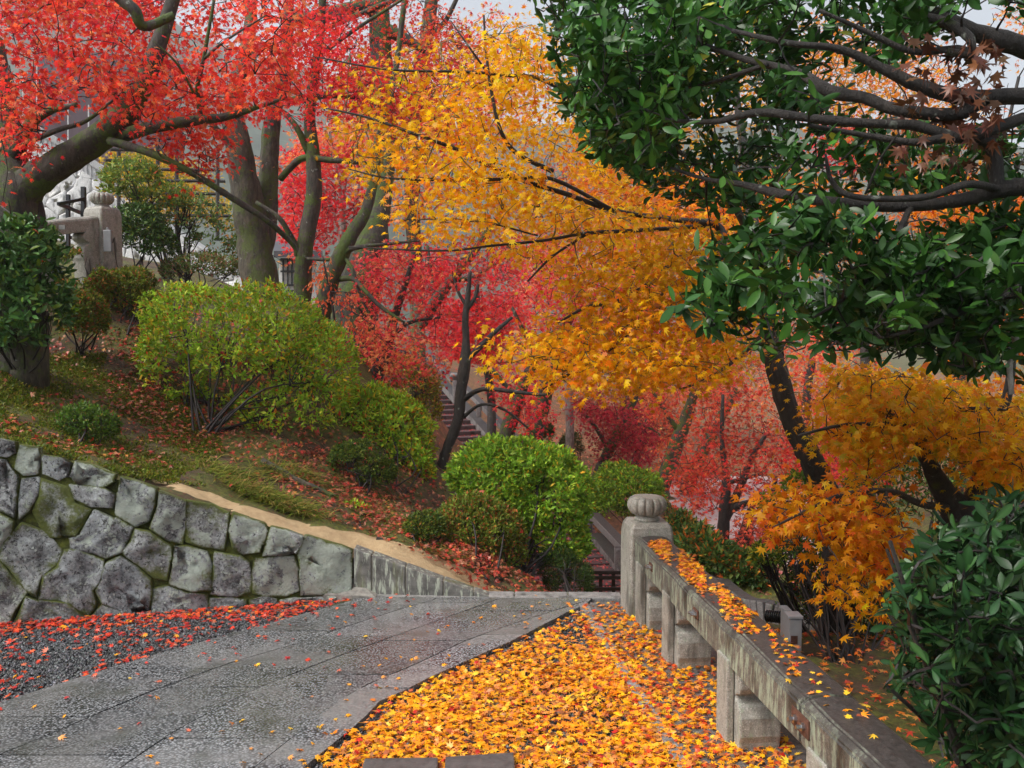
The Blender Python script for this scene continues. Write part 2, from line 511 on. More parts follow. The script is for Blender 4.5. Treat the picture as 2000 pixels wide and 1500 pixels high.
def T_oval(w, widest=.5, fold=.16, curl=.12, rib=1.2):
    """leaf blade: five stations along the midrib, folded and curled"""
    V = [(0, 0, 0)]; B = [rib]
    ys = (.16, .38, .62, .84)
    for y in ys:
        t = y ** (math.log(.5) / math.log(widest))
        hw = w * .5 * math.sin(math.pi * t) ** .75
        zc = -curl * y * y
        V += [(-hw, y, zc + fold * hw), (0, y, zc), (hw, y, zc + fold * hw)]; B += [.96, rib, 1.0]
    V.append((0, 1, -curl)); B.append(1.0)
    F = [[0, 2, 1], [0, 3, 2]]
    for k in range(3):
        a = 1 + 3 * k; F += [[a, a + 1, a + 4, a + 3], [a + 1, a + 2, a + 5, a + 4]]
    F += [[10, 11, 13], [11, 12, 13]]
    return np.array(V, float), F, np.array(B)
T_BROAD = T_oval(.42, .52)
T_RHODO = T_oval(.36, .62, .2, .22, 1.6)
T_AZ = (np.array([(0, 0, 0), (.2, .5, .05), (0, 1, -.06), (-.2, .5, .05)], float), [[0, 1, 2], [0, 2, 3]], np.array([.9, 1, 1.05, 1]))
T_NEEDLE = (np.array([(0, 0, 0), (.09, .5, .03), (0, 1, -.06), (-.09, .5, .03)], float), [[0, 1, 2], [0, 2, 3]], np.array([.9, 1, 1.05, 1]))

def frames(tip, nrm):
    y = unit(tip); z = nrm - y * np.sum(nrm * y, axis=1, keepdims=True); z = unit(z)
    x = np.cross(y, z)
    return x, y, z

def leaf_cloud(name, tmpl, pos, tip, nrm, size, col, mat, parent=None, kind='stuff'):
    V, F, B = tmpl
    n, k = len(pos), len(V)
    x, y, z = frames(tip, nrm)
    if k > 9 and len(F) >= 9:      # no two alike: narrower, cupped or rolled blades
        vr = np.random.default_rng(n); x = x * vr.uniform(.66, 1.1, (n, 1)); z = z * vr.normal(.9, .7, (n, 1))
    sz = np.asarray(size)[:, None, None]
    W = pos[:, None, :] + sz * (V[None, :, 0:1] * x[:, None, :] + V[None, :, 1:2] * y[:, None, :] + V[None, :, 2:3] * z[:, None, :])
    C = np.clip(col[:, None, :] * B[None, :, None], 0, 1)
    fl = np.concatenate([np.array(f) for f in F]); ft = np.array([len(f) for f in F])
    loops = (np.arange(n)[:, None] * k + fl[None, :]).ravel()
    tot = np.tile(ft, n)
    me = mesh_np(name, W.reshape(-1, 3) - off_of(parent), loops, tot, C.reshape(-1, 3))
    o = link(name, me, mat, parent, k > 12 and len(F) < 12)
    if kind: o['kind'] = kind
    return o

def leaf_meshes(base, tmpl, palette, mat):
    V, F, B = tmpl
    fl = np.concatenate([np.array(f) for f in F]); ft = np.array([len(f) for f in F])
    out = []
    for c in palette:
        me = mesh_np(base, V, fl, ft, np.clip(np.array(c)[None, :] * B[:, None], 0, 1)); me.materials.append(mat); out.append(me)
        if len(F) < 12: me.polygons.foreach_set('use_smooth', np.ones(len(F), bool))
    return out

def leaf_objects(name, meshes, idx, pos, tip, nrm, size, parent=None):
    x, y, z = frames(tip, nrm); o0 = off_of(parent); out = []
    for i in range(len(pos)):
        o = bpy.data.objects.new(name, meshes[idx[i]]); COL.objects.link(o)
        m = np.eye(4); s = size[i]
        f = .6 + .45 * ((i * 37) % 17) / 17; g = .4 + 1.4 * ((i * 53) % 23) / 23 if len(meshes[0].polygons) > 9 else 1
        if len(meshes[0].polygons) <= 9: f = .85 + .2 * f
        m[:3, 0] = x[i] * s * f; m[:3, 1] = y[i] * s; m[:3, 2] = z[i] * s * g; m[:3, 3] = pos[i] - o0
        if parent is not None: o.parent = parent
        o.matrix_local = Matrix(m.tolist()); out.append(o)
    return out

def pick(palette, n, var=.18, r=None):
    """palette: rows (weight, r, g, b)"""
    r = r or rng
    p = np.array(palette, float); w = p[:, 0] / p[:, 0].sum()
    i = r.choice(len(p), n, p=w)
    c = p[i, 1:] * np.exp(r.normal(0, var, (n, 1))) * np.exp(r.normal(0, var * .35, (n, 3)))
    return np.clip(c, 0.002, .95), i

def sample_poly(poly, n, r):
    xs = [p[0] for p in poly]; ys = [p[1] for p in poly]; ox, oy = [], []
    tot = 0
    while tot < n:
        x = r.uniform(min(xs), max(xs), n * 2); y = r.uniform(min(ys), max(ys), n * 2)
        k = inpoly(x, y, poly); ox.append(x[k]); oy.append(y[k]); tot += k.sum()
    return np.concatenate(ox)[:n], np.concatenate(oy)[:n]

def twig_net(nodes, tips, mat, name, parent, r0=.006, r1=.002, sag=.06, maxlen=1.2):
    """joins every spray to the nearest branch point or earlier spray"""
    if len(nodes) == 0 or len(tips) == 0: return None
    pool = np.vstack([nodes, np.zeros_like(tips)]); cnt = len(nodes)
    d0 = np.array([np.min(np.sum((nodes - t) ** 2, 1)) for t in tips])
    m = MB()
    for q in np.argsort(d0):
        t = tips[q]
        dd = np.sum((pool[:cnt] - t) ** 2, 1); j = int(np.argmin(dd)); a = pool[j]
        L = math.sqrt(dd[j])
        if 0.02 < L < maxlen:
            mid = (a + t) / 2 + np.array([rng.normal(0, .05), rng.normal(0, .05), sag * rng.uniform(-.3, 1)]) * L
            m.tube([a, (a + mid) / 2 + rng.normal(0, .02, 3) * L, mid, t], np.linspace(r0 if j < len(nodes) else r0 * .7, r1, 4), 3, cap=False)
        pool[cnt] = t; cnt += 1
    if not m.v: return None
    o = m.build(name, mat, parent); o['kind'] = 'stuff'
    return o

def crown(parent, regions, palette, size, skel, tmpl=T_MAPLE5, mat=None, spread=.24, flat=.35, droop=.6, seed=1, n_ind=0,
          twig=None, gap=0.0, gapf=1.6, name='crown', leafname='leaf', tr=(.006, .0018), maxlen=1.2, whorl=False):
    """regions: (polygon in view directions, (near, far), sprays, leaves per spray[, palette])"""
    LS, LN = (.78, 1.9) if whorl else ((.88, 1.35) if tmpl is T_STAR else (.72, 1.85))   # many small leaves rather than few large
    size = size * LS; spread = spread * (.9 if not whorl else 1)
    r = np.random.default_rng(seed)
    PP, TT, NN, CC, II, CT = [], [], [], [], [], []
    for reg in regions:
        poly, (d0, d1), ns, per = reg[:4]; ns = int(ns * LN)
        pal = reg[4] if len(reg) > 4 else palette
        x, y = sample_poly(poly, int(ns * (1.6 if gap else 1)), r)
        D = (d0 ** 2 + (d1 ** 2 - d0 ** 2) * r.uniform(0, 1, len(x))) ** .5
        c = P(x, y, D)
        if gap:
            k = wav(c, gapf, seed % 7) > (gap - .55)
            c = c[k][:ns]
        CT.append(c)
        nn = len(c) * per
        cc = np.repeat(c, per, 0)
        ang = r.uniform(0, 2 * math.pi, nn); rad = spread * np.sqrt(r.uniform(0.02, 1, nn))
        if whorl:
            out = np.stack([np.cos(ang), np.sin(ang), r.normal(0.25, .5, nn)], 1)
            axis = np.repeat(unit(r.normal(0, .7, (len(c), 3)) + np.array([-.2, -.2, .55])), per, 0)
            u = unit(np.cross(axis, r.normal(size=(nn, 3))))
            tip = unit(u + axis * r.uniform(-.15, .75, (nn, 1)))
            pos = cc + tip * size * .12 + axis * r.normal(0, spread * .25, (nn, 1))
            nrm = unit(axis + .35 * r.normal(size=(nn, 3)))
        else:
            o3 = np.stack([np.cos(ang) * rad, np.sin(ang) * rad, r.normal(0, spread * flat, nn)], 1)
            tilt = np.repeat(r.normal(0, .35, (len(c), 2)), per, 0)
            o3[:, 2] += o3[:, 0] * tilt[:, 0] + o3[:, 1] * tilt[:, 1] - droop * .5 * rad ** 2 / spread
            pos = cc + o3
            tip = np.stack([np.cos(ang), np.sin(ang), -droop * r.uniform(.3, 1.6, nn)], 1) + r.normal(0, .45, (nn, 3))
            nrm = np.stack([np.cos(ang) * .3, np.sin(ang) * .3, np.ones(nn) * .8], 1) + r.normal(0, .55, (nn, 3))
        col, ii = pick(pal, nn, .16, r)
        # neighbouring sprays lean to one hue
        hue = 1 + .22 * wav(pos, 1.1, 2)
        col = col * hue[:, None]
        qx, qy, _ = proj(pos)
        pc_ = np.array(poly, float); cen = pc_.mean(0); big = cen + (pc_ - cen) * 1.06
        am = 42 if whorl else 34; wx = am * wav(pos, 4.2, 3) * (5 / np.maximum(D.mean(), 3)); wy = am * wav(pos, 4.2, 5) * (5 / np.maximum(D.mean(), 3))
        kp_ = inpoly(qx + wx, qy + wy, [tuple(v) for v in big]) | (r.uniform(0, 1, nn) < .10)
        pos, tip, nrm, col, ii = pos[kp_], tip[kp_], nrm[kp_], col[kp_], ii[kp_]
        PP.append(pos); TT.append(tip); NN.append(nrm); CC.append(np.clip(col, .002, .95)); II.append(ii)
    pos = np.vstack(PP); tip = np.vstack(TT); nrm = np.vstack(NN); col = np.vstack(CC); ct = np.vstack(CT)
    sz = size * r.uniform(.65, 1.15, len(pos))
    mat = mat or M_LEAF
    keep = np.ones(len(pos), bool)
    if n_ind:
        px, py, d = proj(pos)
        ok = (px > 5) & (px < 1995) & (py > 5) & (py < 1495)
        score = np.where(ok, sz / d, 0)
        best = np.argsort(-score)[:n_ind]
        keep[best] = False
        cols = col[best]
        # six hue classes share mesh data
        q = np.argsort(cols.sum(1)); ncl = min(10, n_ind)
        cls = np.zeros(len(best), int); cls[q] = np.arange(len(q)) * ncl // len(q)
        pal6 = [cols[cls == i][0] for i in range(ncl)]
        leaf_objects(leafname, leaf_meshes(leafname, tmpl, pal6, mat), cls, pos[best], tip[best], nrm[best], sz[best], parent)
    o = leaf_cloud(name, tmpl, pos[keep], tip[keep], nrm[keep], sz[keep], col[keep], mat, parent)
    if twig is not None:
        twig_net(np.asarray(skel), ct, twig, 'twigs', parent, tr[0], tr[1], maxlen=maxlen)
    return o

def limb(rows, n=5, sides=8, wob=.06):
    """rows (px, py, D, radius px at that depth) -> mesh builder, skeleton"""
    r = np.array(rows, float)
    p = P(r[:, 0], r[:, 1], r[:, 2]); rad = r[:, 3] * r[:, 2] / FOC
    q = spline(np.hstack([p, rad[:, None]]), n)
    m = MB(); m.tube(q[:, :3], np.maximum(q[:, 3], .0015), sides, wob)
    return m, q[:, :3]

# ------------------------------------------------------------------ terrain
TPTS = [  # px, py, depth
    (0, 855, 6.35), (130, 895, 6.45), (230, 926, 6.55), (340, 962, 6.62), (480, 1010, 6.72), (600, 1050, 6.78), (690, 1070, 6.8), (800, 1108, 6.7), (900, 1142, 6.6), (965, 1168, 6.55),
    (-400, 720, 6.0), (60, 735, 8.0), (170, 872, 7.1), (350, 850, 8.3), (500, 900, 8.0), (420, 600, 11.5), (510, 590, 11.7), (600, 600, 11.6), (640, 640, 11.2),
    (200, 700, 9.3), (200, 520, 10.6), (100, 520, 10.6), (780, 960, 9.0), (700, 950, 8.6), (830, 1060, 7.5), (1010, 1112, 8.0), (940, 1080, 7.6), (1100, 1185, 8.5), (860, 912, 10.0),
    (1000, 1185, 7.2), (1100, 1195, 7.2), (1200, 1200, 7.3), (700, 720, 15), (800, 760, 20), (560, 590, 18), (980, 900, 22), (850, 775, 31), (900, 830, 28), (800, 720, 33), (700, 640, 36), (940, 915, 25), (870, 915, 25), (900, 925, 22),
    (1180, 1222, 8.3), (1260, 1215, 8.6), (1130, 1222, 10), (1200, 1230, 12), (1180, 1205, 15), (1200, 1245, 9.5), (1235, 1245, 11), (1220, 1232, 13.5), (1240, 1195, 15.5), (1130, 1130, 18), (1100, 1050, 20), (1190, 1120, 18.5), (1300, 1065, 11.5), (1250, 1045, 19.8), (1150, 1090, 20), (1320, 1010, 11), (1345, 1050, 9), (1450, 1125, 9.5), (1400, 1112, 11), (1410, 1128, 12.5), (1360, 1075, 12), (1460, 1152, 11), (1330, 1025, 14), (1500, 1192, 10), (1380, 1052, 16), (1400, 1060, 18), (1330, 980, 24), (1410, 1132, 14.5), (1500, 1150, 15),
    (1520, 1215, 8.0), (1640, 1310, 5.2), (1550, 1262, 5.6), (1800, 1300, 5.2), (1870, 1000, 9), (1650, 1000, 14), (1600, 960, 24), (1200, 930, 26), (1100, 880, 26), (1300, 880, 36), (1500, 860, 36),
    (300, 540, 15), (400, 560, 16), (100, 470, 15),
]
_t = np.array(TPTS, float)
TX = P(_t[:, 0], _t[:, 1], _t[:, 2])
TX = np.vstack([TX, np.array([[-12, 4, 1.9], [-9, 0, 1.5], [-14, 12, 3.6], [-16, 22, 4.4], [-25, 40, 5], [-40, 20, 5], [-8, 55, 2], [10, 60, -2.4], [30, 60, -2.4], [40, 30, -2.4], [30, 10, -2.0], [2.2, 2.5, -.05], [2.4, 0, -.1], [5, 2, -.5], [6, -3, -.5], [-6, -4, .6], [0, -6, -.2], [10, 10, -2.0], [-30, -4, 3], [4, 4.5, -.35]], float)])
def tps_fit(xy, z, lam):
    n = len(xy); d = np.linalg.norm(xy[:, None] - xy[None], axis=2)
    K = d ** 2 * np.log(d + 1e-9) + lam * np.eye(n)
    Pm = np.hstack([np.ones((n, 1)), xy])
    A = np.block([[K, Pm], [Pm.T, np.zeros((3, 3))]])
    return np.linalg.solve(A, np.concatenate([z, np.zeros(3)]))
TC = tps_fit(TX[:, :2], TX[:, 2], .02)
def height(xy):
    xy = np.atleast_2d(np.asarray(xy, float)); out = np.zeros(len(xy))
    for i in range(0, len(xy), 4000):
        q = xy[i:i + 4000]; d = np.linalg.norm(q[:, None] - TX[None, :, :2], axis=2)
        out[i:i + 4000] = (d ** 2 * np.log(d + 1e-9)) @ TC[:-3] + TC[-3] + q @ TC[-2:]
    return np.clip(out, -3.4, 7.5)

height_exact = height
def _grid(x0, x1, y0, y1, st):
    a = np.arange(x0, x1 + st, st); b = np.arange(y0, y1 + st, st); A, B = np.meshgrid(a, b)
    return x0, y0, st, height_exact(np.stack([A.ravel(), B.ravel()], 1)).reshape(A.shape)
_GN, _GF = _grid(-9, 7, 3.5, 17, .12), _grid(-64, 64, -12, 100, .9)
def _look(g, q):
    x0, y0, st, Z = g
    u = np.clip((q[:, 0] - x0) / st, 0, Z.shape[1] - 1.001); v = np.clip((q[:, 1] - y0) / st, 0, Z.shape[0] - 1.001)
    i = u.astype(int); j = v.astype(int); u = u - i; v = v - j
    return (Z[j, i] * (1 - u) + Z[j, i + 1] * u) * (1 - v) + (Z[j + 1, i] * (1 - u) + Z[j + 1, i + 1] * u) * v
def height(xy):
    q = np.atleast_2d(np.asarray(xy, float)); n = (q[:, 0] > -9) & (q[:, 0] < 7) & (q[:, 1] > 3.5) & (q[:, 1] < 17)
    return np.where(n, _look(_GN, q), _look(_GF, q))

# plateau: the level forecourt with the stone path
WF0, WF1, WF2 = G(0, 1213), G(690, 1166), G(968, 1173)
_wd2 = unit(WF0 - WF1)
WFL = WF0 + _wd2 * 4.2
CR1 = G(1216, 1180)
PLAT = [tuple(WFL[:2]), tuple(WF0[:2]), tuple(WF1[:2]), tuple(WF2[:2]), tuple(CR1[:2]), (1.13, 6.33), (1.42, 3.0), (1.62, -1.5), (-9, -1.5)]
back = np.array([-_wd2[1], _wd2[0], 0]); back = back if back[1] > 0 else -back
BURY = [(WFL + back * .16)[:2], (WF0 + back * .16)[:2], (WF1 + back * .09)[:2], (WF2 + np.array([0, .06, 0]))[:2], (CR1 + np.array([0, .03, 0]))[:2], (1.2, 6.4), (1.5, 3.0), (1.68, -1.6), (-10, -1.6)]

def ax(parts):
    return np.unique(np.concatenate([np.arange(a, b, s) for a, b, s in parts]).round(4))
gx = ax([(-60, -12, 4), (-12, -6, .5), (-6, 4, .07), (4, 10, .5), (10, 61, 4)])
gy = ax([(-8, 4, .7), (4, 5.4, .2), (5.4, 10, .07), (10, 14, .16), (14, 30, .6), (30, 92, 3)])
XX, YY = np.meshgrid(gx, gy)
xy = np.stack([XX.ravel(), YY.ravel()], 1)
hz = height(xy)
p3 = np.concatenate([xy, hz[:, None]], 1)
near = (xy[:, 1] < 16)
hz = hz + np.where(near, .025 * wav(p3, 4.0) + .012 * wav(p3, 11, 1), .06 * wav(p3, 1.2))
inb = inpoly(xy[:, 0], xy[:, 1], [tuple(q) for q in BURY])
hz = np.where(inb, np.minimum(hz, -.35), hz)
p3[:, 2] = hz
tpx, tpy, td = proj(p3)
SAND = [(290, 938), (360, 962), (480, 1010), (600, 1052), (700, 1075), (800, 1110), (900, 1146), (985, 1190), (1030, 1195), (1010, 1172), (965, 1150), (930, 1120), (860, 1088), (790, 1060), (700, 1042), (600, 1024), (500, 994), (420, 968), (340, 941)]
YARD = [(1290, 930), (1520, 930), (1640, 1000), (1640, 1120), (1560, 1205), (1490, 1180), (1430, 1125), (1395, 1098), (1350, 1060), (1320, 1010)]
LITT = [(1040, 780), (1280, 800), (1280, 925), (1150, 1000), (1060, 900)]
ch = np.zeros((len(p3), 3))
ch[:, 0] = inpoly(tpx, tpy, SAND) & (xy[:, 1] < 9)
ch[:, 1] = inpoly(tpx, tpy, YARD) & (xy[:, 1] > 9)
ch[:, 2] = np.where((xy[:, 1] > 13) & (ch[:, 1] < .5) & (tpx > 640), .52, inpoly(tpx, tpy, LITT) * 1.0 * (xy[:, 1] > 11.5))
ny, nx = XX.shape
ii = (np.arange(ny - 1)[:, None] * nx + np.arange(nx - 1)[None, :]).ravel()
lp = np.stack([ii, ii + 1, ii + nx + 1, ii + nx], 1).ravel()
terr = link('hillside', mesh_np('hillside', p3, lp, np.full(len(ii), 4), ch), M_TERR, None, True)
tag(terr, kind='structure')
# what the grid itself says, so that things sit on the mesh as built
def ground(x, y):
    return height(np.stack([np.atleast_1d(x), np.atleast_1d(y)], 1))
def hit(px, py, dmin=4.0, dmax=60.0):
    """first meeting of a line of sight with the hillside"""
    r = ray(np.atleast_1d(np.asarray(px, float)), np.atleast_1d(np.asarray(py, float)))
    t = np.geomspace(dmin, dmax, 260)
    res = np.full(len(r), np.nan)
    pts = EYE + t[:, None, None] * r[None]
    h = height(pts[..., :2].reshape(-1, 2)).reshape(len(t), -1)
    below = pts[..., 2] < h
    first = below.argmax(0)
    ok = below.any(0)
    f = np.clip(first, 1, None)
    idx = np.arange(len(r))
    a = pts[f - 1, idx, 2] - h[f - 1, idx]; b = pts[f, idx, 2] - h[f, idx]
    w = np.clip(a / np.where(np.abs(a - b) < 1e-9, 1e-9, a - b), 0, 1)
    tt = t[f - 1] * (1 - w) + t[f] * w
    out = EYE + tt[:, None] * r
    out[:, 2] = height(out[:, :2])
    out[~ok] = np.nan
    return out

def flat_sheet(name, poly, z, mat, depth=0, parent=None):
    m = MB()
    top = [(x, y, z) for x, y in poly]
    m.prism(top, [(x, y, z - depth) for x, y in poly])
    return m.build(name, mat, parent)
PLAT2 = list(PLAT)
gr = flat_sheet('gravel_ground', PLAT2, -.012, M_GRAVEL, 1.3)
tag(gr, kind='structure')

# far hill behind the temple grounds
def m_hill():
    m, nt, b, pos = new_mat('wooded_hill')
    c = ramp(nt, noise(nt, pos, .06, 10, .8), [(0.35, (0.008, 0.016, 0.008)), (0.6, (0.03, 0.055, 0.022)), (0.75, (0.075, 0.07, 0.03))])
    nt.links.new(c, b.inputs['Base Color']); b.inputs['Roughness'].default_value = .9
    return m
hx = np.arange(-130, 131, .9); hy = np.arange(66, 150, .9)
HX, HY = np.meshgrid(hx, hy); hr = np.random.default_rng(77)
q = np.stack([HX.ravel(), HY.ravel(), 0 * HX.ravel()], 1)
ridge = 27 * np.exp(-((q[:, 0] + 75) / 55) ** 2) + 6 * np.exp(-((q[:, 0] - 35) / 40) ** 2) + 22
zz = -3.2 + ridge * np.clip((q[:, 1] - 66) / 55, 0, 1) ** .8 + np.clip((q[:, 1] - 66) / 12, 0, 1) * (1.3 * wav(q, .12) + .5 * wav(q, .45, 2) + .35 * wav(q, 1.3, 4) + hr.normal(0, .16, len(q)))
q[:, 2] = zz
q *= 5.0; q[:, 2] += 6
ny, nx = HX.shape
ii = (np.arange(ny - 1)[:, None] * nx + np.arange(nx - 1)[None, :]).ravel()
hill = link('wooded_hill', mesh_np('wooded_hill', q, np.stack([ii, ii + 1, ii + nx + 1, ii + nx], 1).ravel(), np.full(len(ii), 4)), m_hill(), None, True)
tag(hill, kind='structure')
base = MB(); base.add([(-655, -14, -3.6), (655, -14, -3.6), (655, 752, -3.6), (-655, 752, -3.6)], [[0, 1, 2, 3]])
tag(base.build('ground', M_TERR), kind='structure')

# damp air: far things fade to pale grey blue
hm = bpy.data.materials.new('damp_air'); hm.use_nodes = True
hn = hm.node_tree; hn.nodes.clear()
ho = hn.nodes.new('ShaderNodeOutputMaterial'); hv = hn.nodes.new('ShaderNodeVolumePrincipled')
hv.inputs['Color'].default_value = (.92, .96, 1.0, 1); hv.inputs['Density'].default_value = .00065; hv.inputs['Anisotropy'].default_value = .2
hn.links.new(hv.outputs[0], ho.inputs['Volume'])
m = MB(); m.box((0, 370, 145), (1340, 790, 300)); hz_ = m.build('haze', hm); tag(hz_, kind='stuff')

# ------------------------------------------------------------------ stone path of slabs
LL = [(1412, -14), (1387, 53), (1369, 27 + 0), (1335, 141), (1305, 240), (1276, 330), (1252, 427), (1230, 500), (1205, 600), (1178, 690)]
def pl(rows):
    r = np.array(sorted([(a, b) for a, b in rows])); return r[:, 0], r[:, 1]
LINES = [
    [(1178, 690), (1205, 590), (1230, 502), (1252, 427), (1276, 335), (1305, 235), (1335, 138), (1369, 30), (1412, -100), (1500, -360)],
    [(1177, 850), (1192, 793), (1239, 649), (1260, 593), (1300, 455), (1359, 293), (1420, 150), (1452, 75), (1500, -40)],
    [(1177, 972), (1183, 953), (1231, 820), (1257, 748), (1295, 644), (1327, 564), (1358, 488), (1440, 335), (1500, 248)],
    [(1177, 1150), (1183, 1133), (1225, 1000), (1257, 911), (1309, 801), (1339, 727), (1367, 676), (1420, 607), (1500, 508)],
    [(1179, 1158), (1183, 1150), (1225, 1062), (1260, 1000), (1297, 916), (1332, 841), (1375, 748), (1428, 692), (1497, 609)],
]
LG = []
for L in LINES:
    r = np.array(L, float)
    p = G(r[:, 1], r[:, 0])
    e = p[-1] + (p[-1] - p[-2]) / np.linalg.norm(p[-1] - p[-2]) * 2.6
    LG.append(np.vstack([p, e]))
def at_y(line, y):
    o = np.argsort(line[:, 1]); return np.interp(y, line[o, 1], line[o, 0])
path = thing('stone_path', None, None, (0, 4.6, 0)); tag(path, kind='structure')
ycut = [[6.46, 6.15, 5.62, 4.98, 4.35, 3.55, 2.5, 1.2], [6.46, 6.2, 5.52, 4.72, 3.95, 2.9, 1.4], [6.46, 6.02, 5.44, 4.9, 4.12, 3.2, 1.6], [6.46, 5.55, 4.71, 3.7, 2.4, 1.2]]
crest_back = 6.455
for s in range(4):
    A, B = LG[s], LG[s + 1]
    for k in range(len(ycut[s]) - 1):
        y1, y0 = ycut[s][k] - (.0045 if k else 0), ycut[s][k + 1] + .0045
        ys = np.linspace(y0, y1, 7)
        tilt = rng.normal(0, .0012)
        ztop = .022 + rng.uniform(-.0008, .0008)
        g = .0035
        Lf = np.stack([at_y(A, ys) + g, ys, np.full(7, ztop - tilt)], 1); Rt = np.stack([at_y(B, ys) - g, ys, np.full(7, ztop + tilt)], 1)
        Lf[:, :2] += rng.normal(0, .0007, (7, 2)); Rt[:, :2] += rng.normal(0, .003 if s == 3 else .0007, (7, 2))
        # the slanted joints of the photograph
        skew = (.02, -.03, .03, -.02)[s] * (1 if k % 2 else -1)
        top = np.vstack([Lf, Rt[::-1]])
        bot = top - np.array([0, 0, .09])
        m = MB(); m.prism(top[::-1], bot[::-1])
        m.build('slab', M_BORDER if s == 3 else M_SLAB, path)
# bed under the slab joints
bedL = [(at_y(LG[0], y) + .02, y) for y in np.linspace(1.3, 6.44, 12)]; bedR = [(at_y(LG[4], y) - .02, y) for y in np.linspace(1.3, 6.44, 12)]
M_JOINT = m_plain('mossy_joint', (0.045, 0.05, 0.02), .8, var=.6, scale=30)
flat_sheet('joint_bed', bedL + bedR[::-1], .013, M_JOINT, .05, path)
# crest kerb, light stone edge where the path starts to drop
kp = [G(690, 1170.5), G(1216, 1174.5)]
for i in range(5):
    a = kp[0] + (kp[1] - kp[0]) * (i / 5 + .002); b = kp[0] + (kp[1] - kp[0]) * ((i + 1) / 5 - .002)
    m = MB(); m.bar(a + np.array([0, .07, -.05]), b + np.array([0, .07, -.05]), .15, .15); m.build('kerb_stone', M_EDGE, path, bevel=.01)
# concrete footing lip under the wall end
m = MB(); a, b, c = G(600, 1170), G(690, 1171), G(735, 1172)
m.prism([a + [0, .12, .09], a + [0, 0, .05], b + [0, -.05, .05], c + [0, -.02, .025], c + [0, .1, .03], b + [0, .14, .12]], [v - [0, 0, .2] for v in (a + [0, .12, 0], a, b + [0, -.05, 0], c + [0, -.02, 0], c + [0, .1, 0], b + [0, .14, 0])])
tag(m.build('wall_footing', m_plain('rough_concrete', (0.2, 0.19, 0.17), .7, var=.4, scale=25, bmp=.4), bevel=.01), kind='structure')

# ------------------------------------------------------------------ rubble retaining wall
wall = thing('retaining_wall', 'sloping lichen covered rubble stone retaining wall below the azalea bank', 'wall', (WF0 + WF1) / 2)
def plane_hit(px, py, p0, nrm):
    r = ray(np.asarray(px, float), np.asarray(py, float)); t = ((p0 - EYE) @ nrm) / (r @ nrm)
    return EYE + t[..., None] * r
LEAN = .13
wn1 = unit(np.cross(_wd2, np.array([0, 0, 1.0]) + back * LEAN)); wn1 = wn1 if wn1[1] < 0 else -wn1   # faces the path
seeds = [(15, 872), (58, 896), (110, 918), (185, 930), (276, 972), (336, 1012), (10, 955), (54, 978), (119, 1008), (165, 975), (200, 1036), (287, 1073), (4, 1035), (56, 1082), (142, 1126), (243, 1138),
         (368, 1103), (16, 1160), (88, 1194), (212, 1190), (318, 1176), (405, 1034), (488, 1036), (552, 1062), (449, 1115), (537, 1120), (630, 1112), (444, 1176), (512, 1174), (590, 1171), (662, 1169), (382, 1180),
         (-70, 850), (-60, 940), (-80, 1050), (-50, 1130), (-60, 1205), (-150, 820), (-160, 930), (-170, 1060), (-150, 1190), (-260, 790), (-260, 900), (-280, 1040), (-270, 1180), (-380, 760), (-380, 890), (-400, 1040), (-390, 1190), (-500, 720), (-510, 860), (-520, 1020), (-520, 1190), (-620, 690), (-640, 850), (-640, 1050), (-640, 1200)]
def clip_half(poly, a, b, c):
    """keep a*x+b*y<=c"""
    out = []
    for i in range(len(poly)):
        p, q = poly[i], poly[(i + 1) % len(poly)]
        fp, fq = a * p[0] + b * p[1] - c, a * q[0] + b * q[1] - c
        if fp <= 0: out.append(p)
        if (fp < 0 < fq) or (fq < 0 < fp):
            t = fp / (fp - fq); out.append((p[0] + (q[0] - p[0]) * t, p[1] + (q[1] - p[1]) * t))
    return out
def cell(sd, i, outline_fn, yscale=1.0):
    x0, y0 = sd[i]; poly = [(x0 - 400, y0 - 400), (x0 + 400, y0 - 400), (x0 + 400, y0 + 400), (x0 - 400, y0 + 400)]
    for j, (x1, y1) in enumerate(sd):
        if j == i: continue
        poly = clip_half(poly, x1 - x0, (y1 - y0) * yscale, ((x1 * x1 - x0 * x0) + yscale * (y1 * y1 - y0 * y0)) / 2)
        if len(poly) < 3: return []
    return outline_fn(poly)
def wall_clip(poly):
    # top line (0,857)-(690,1071); foot (0,1214)-(690,1167); right end x=690
    poly = clip_half(poly, .3101, -1, -857.0)
    poly = clip_half(poly, .0681, 1, 1219.0)
    return clip_half(poly, 1, 0, 689.0)
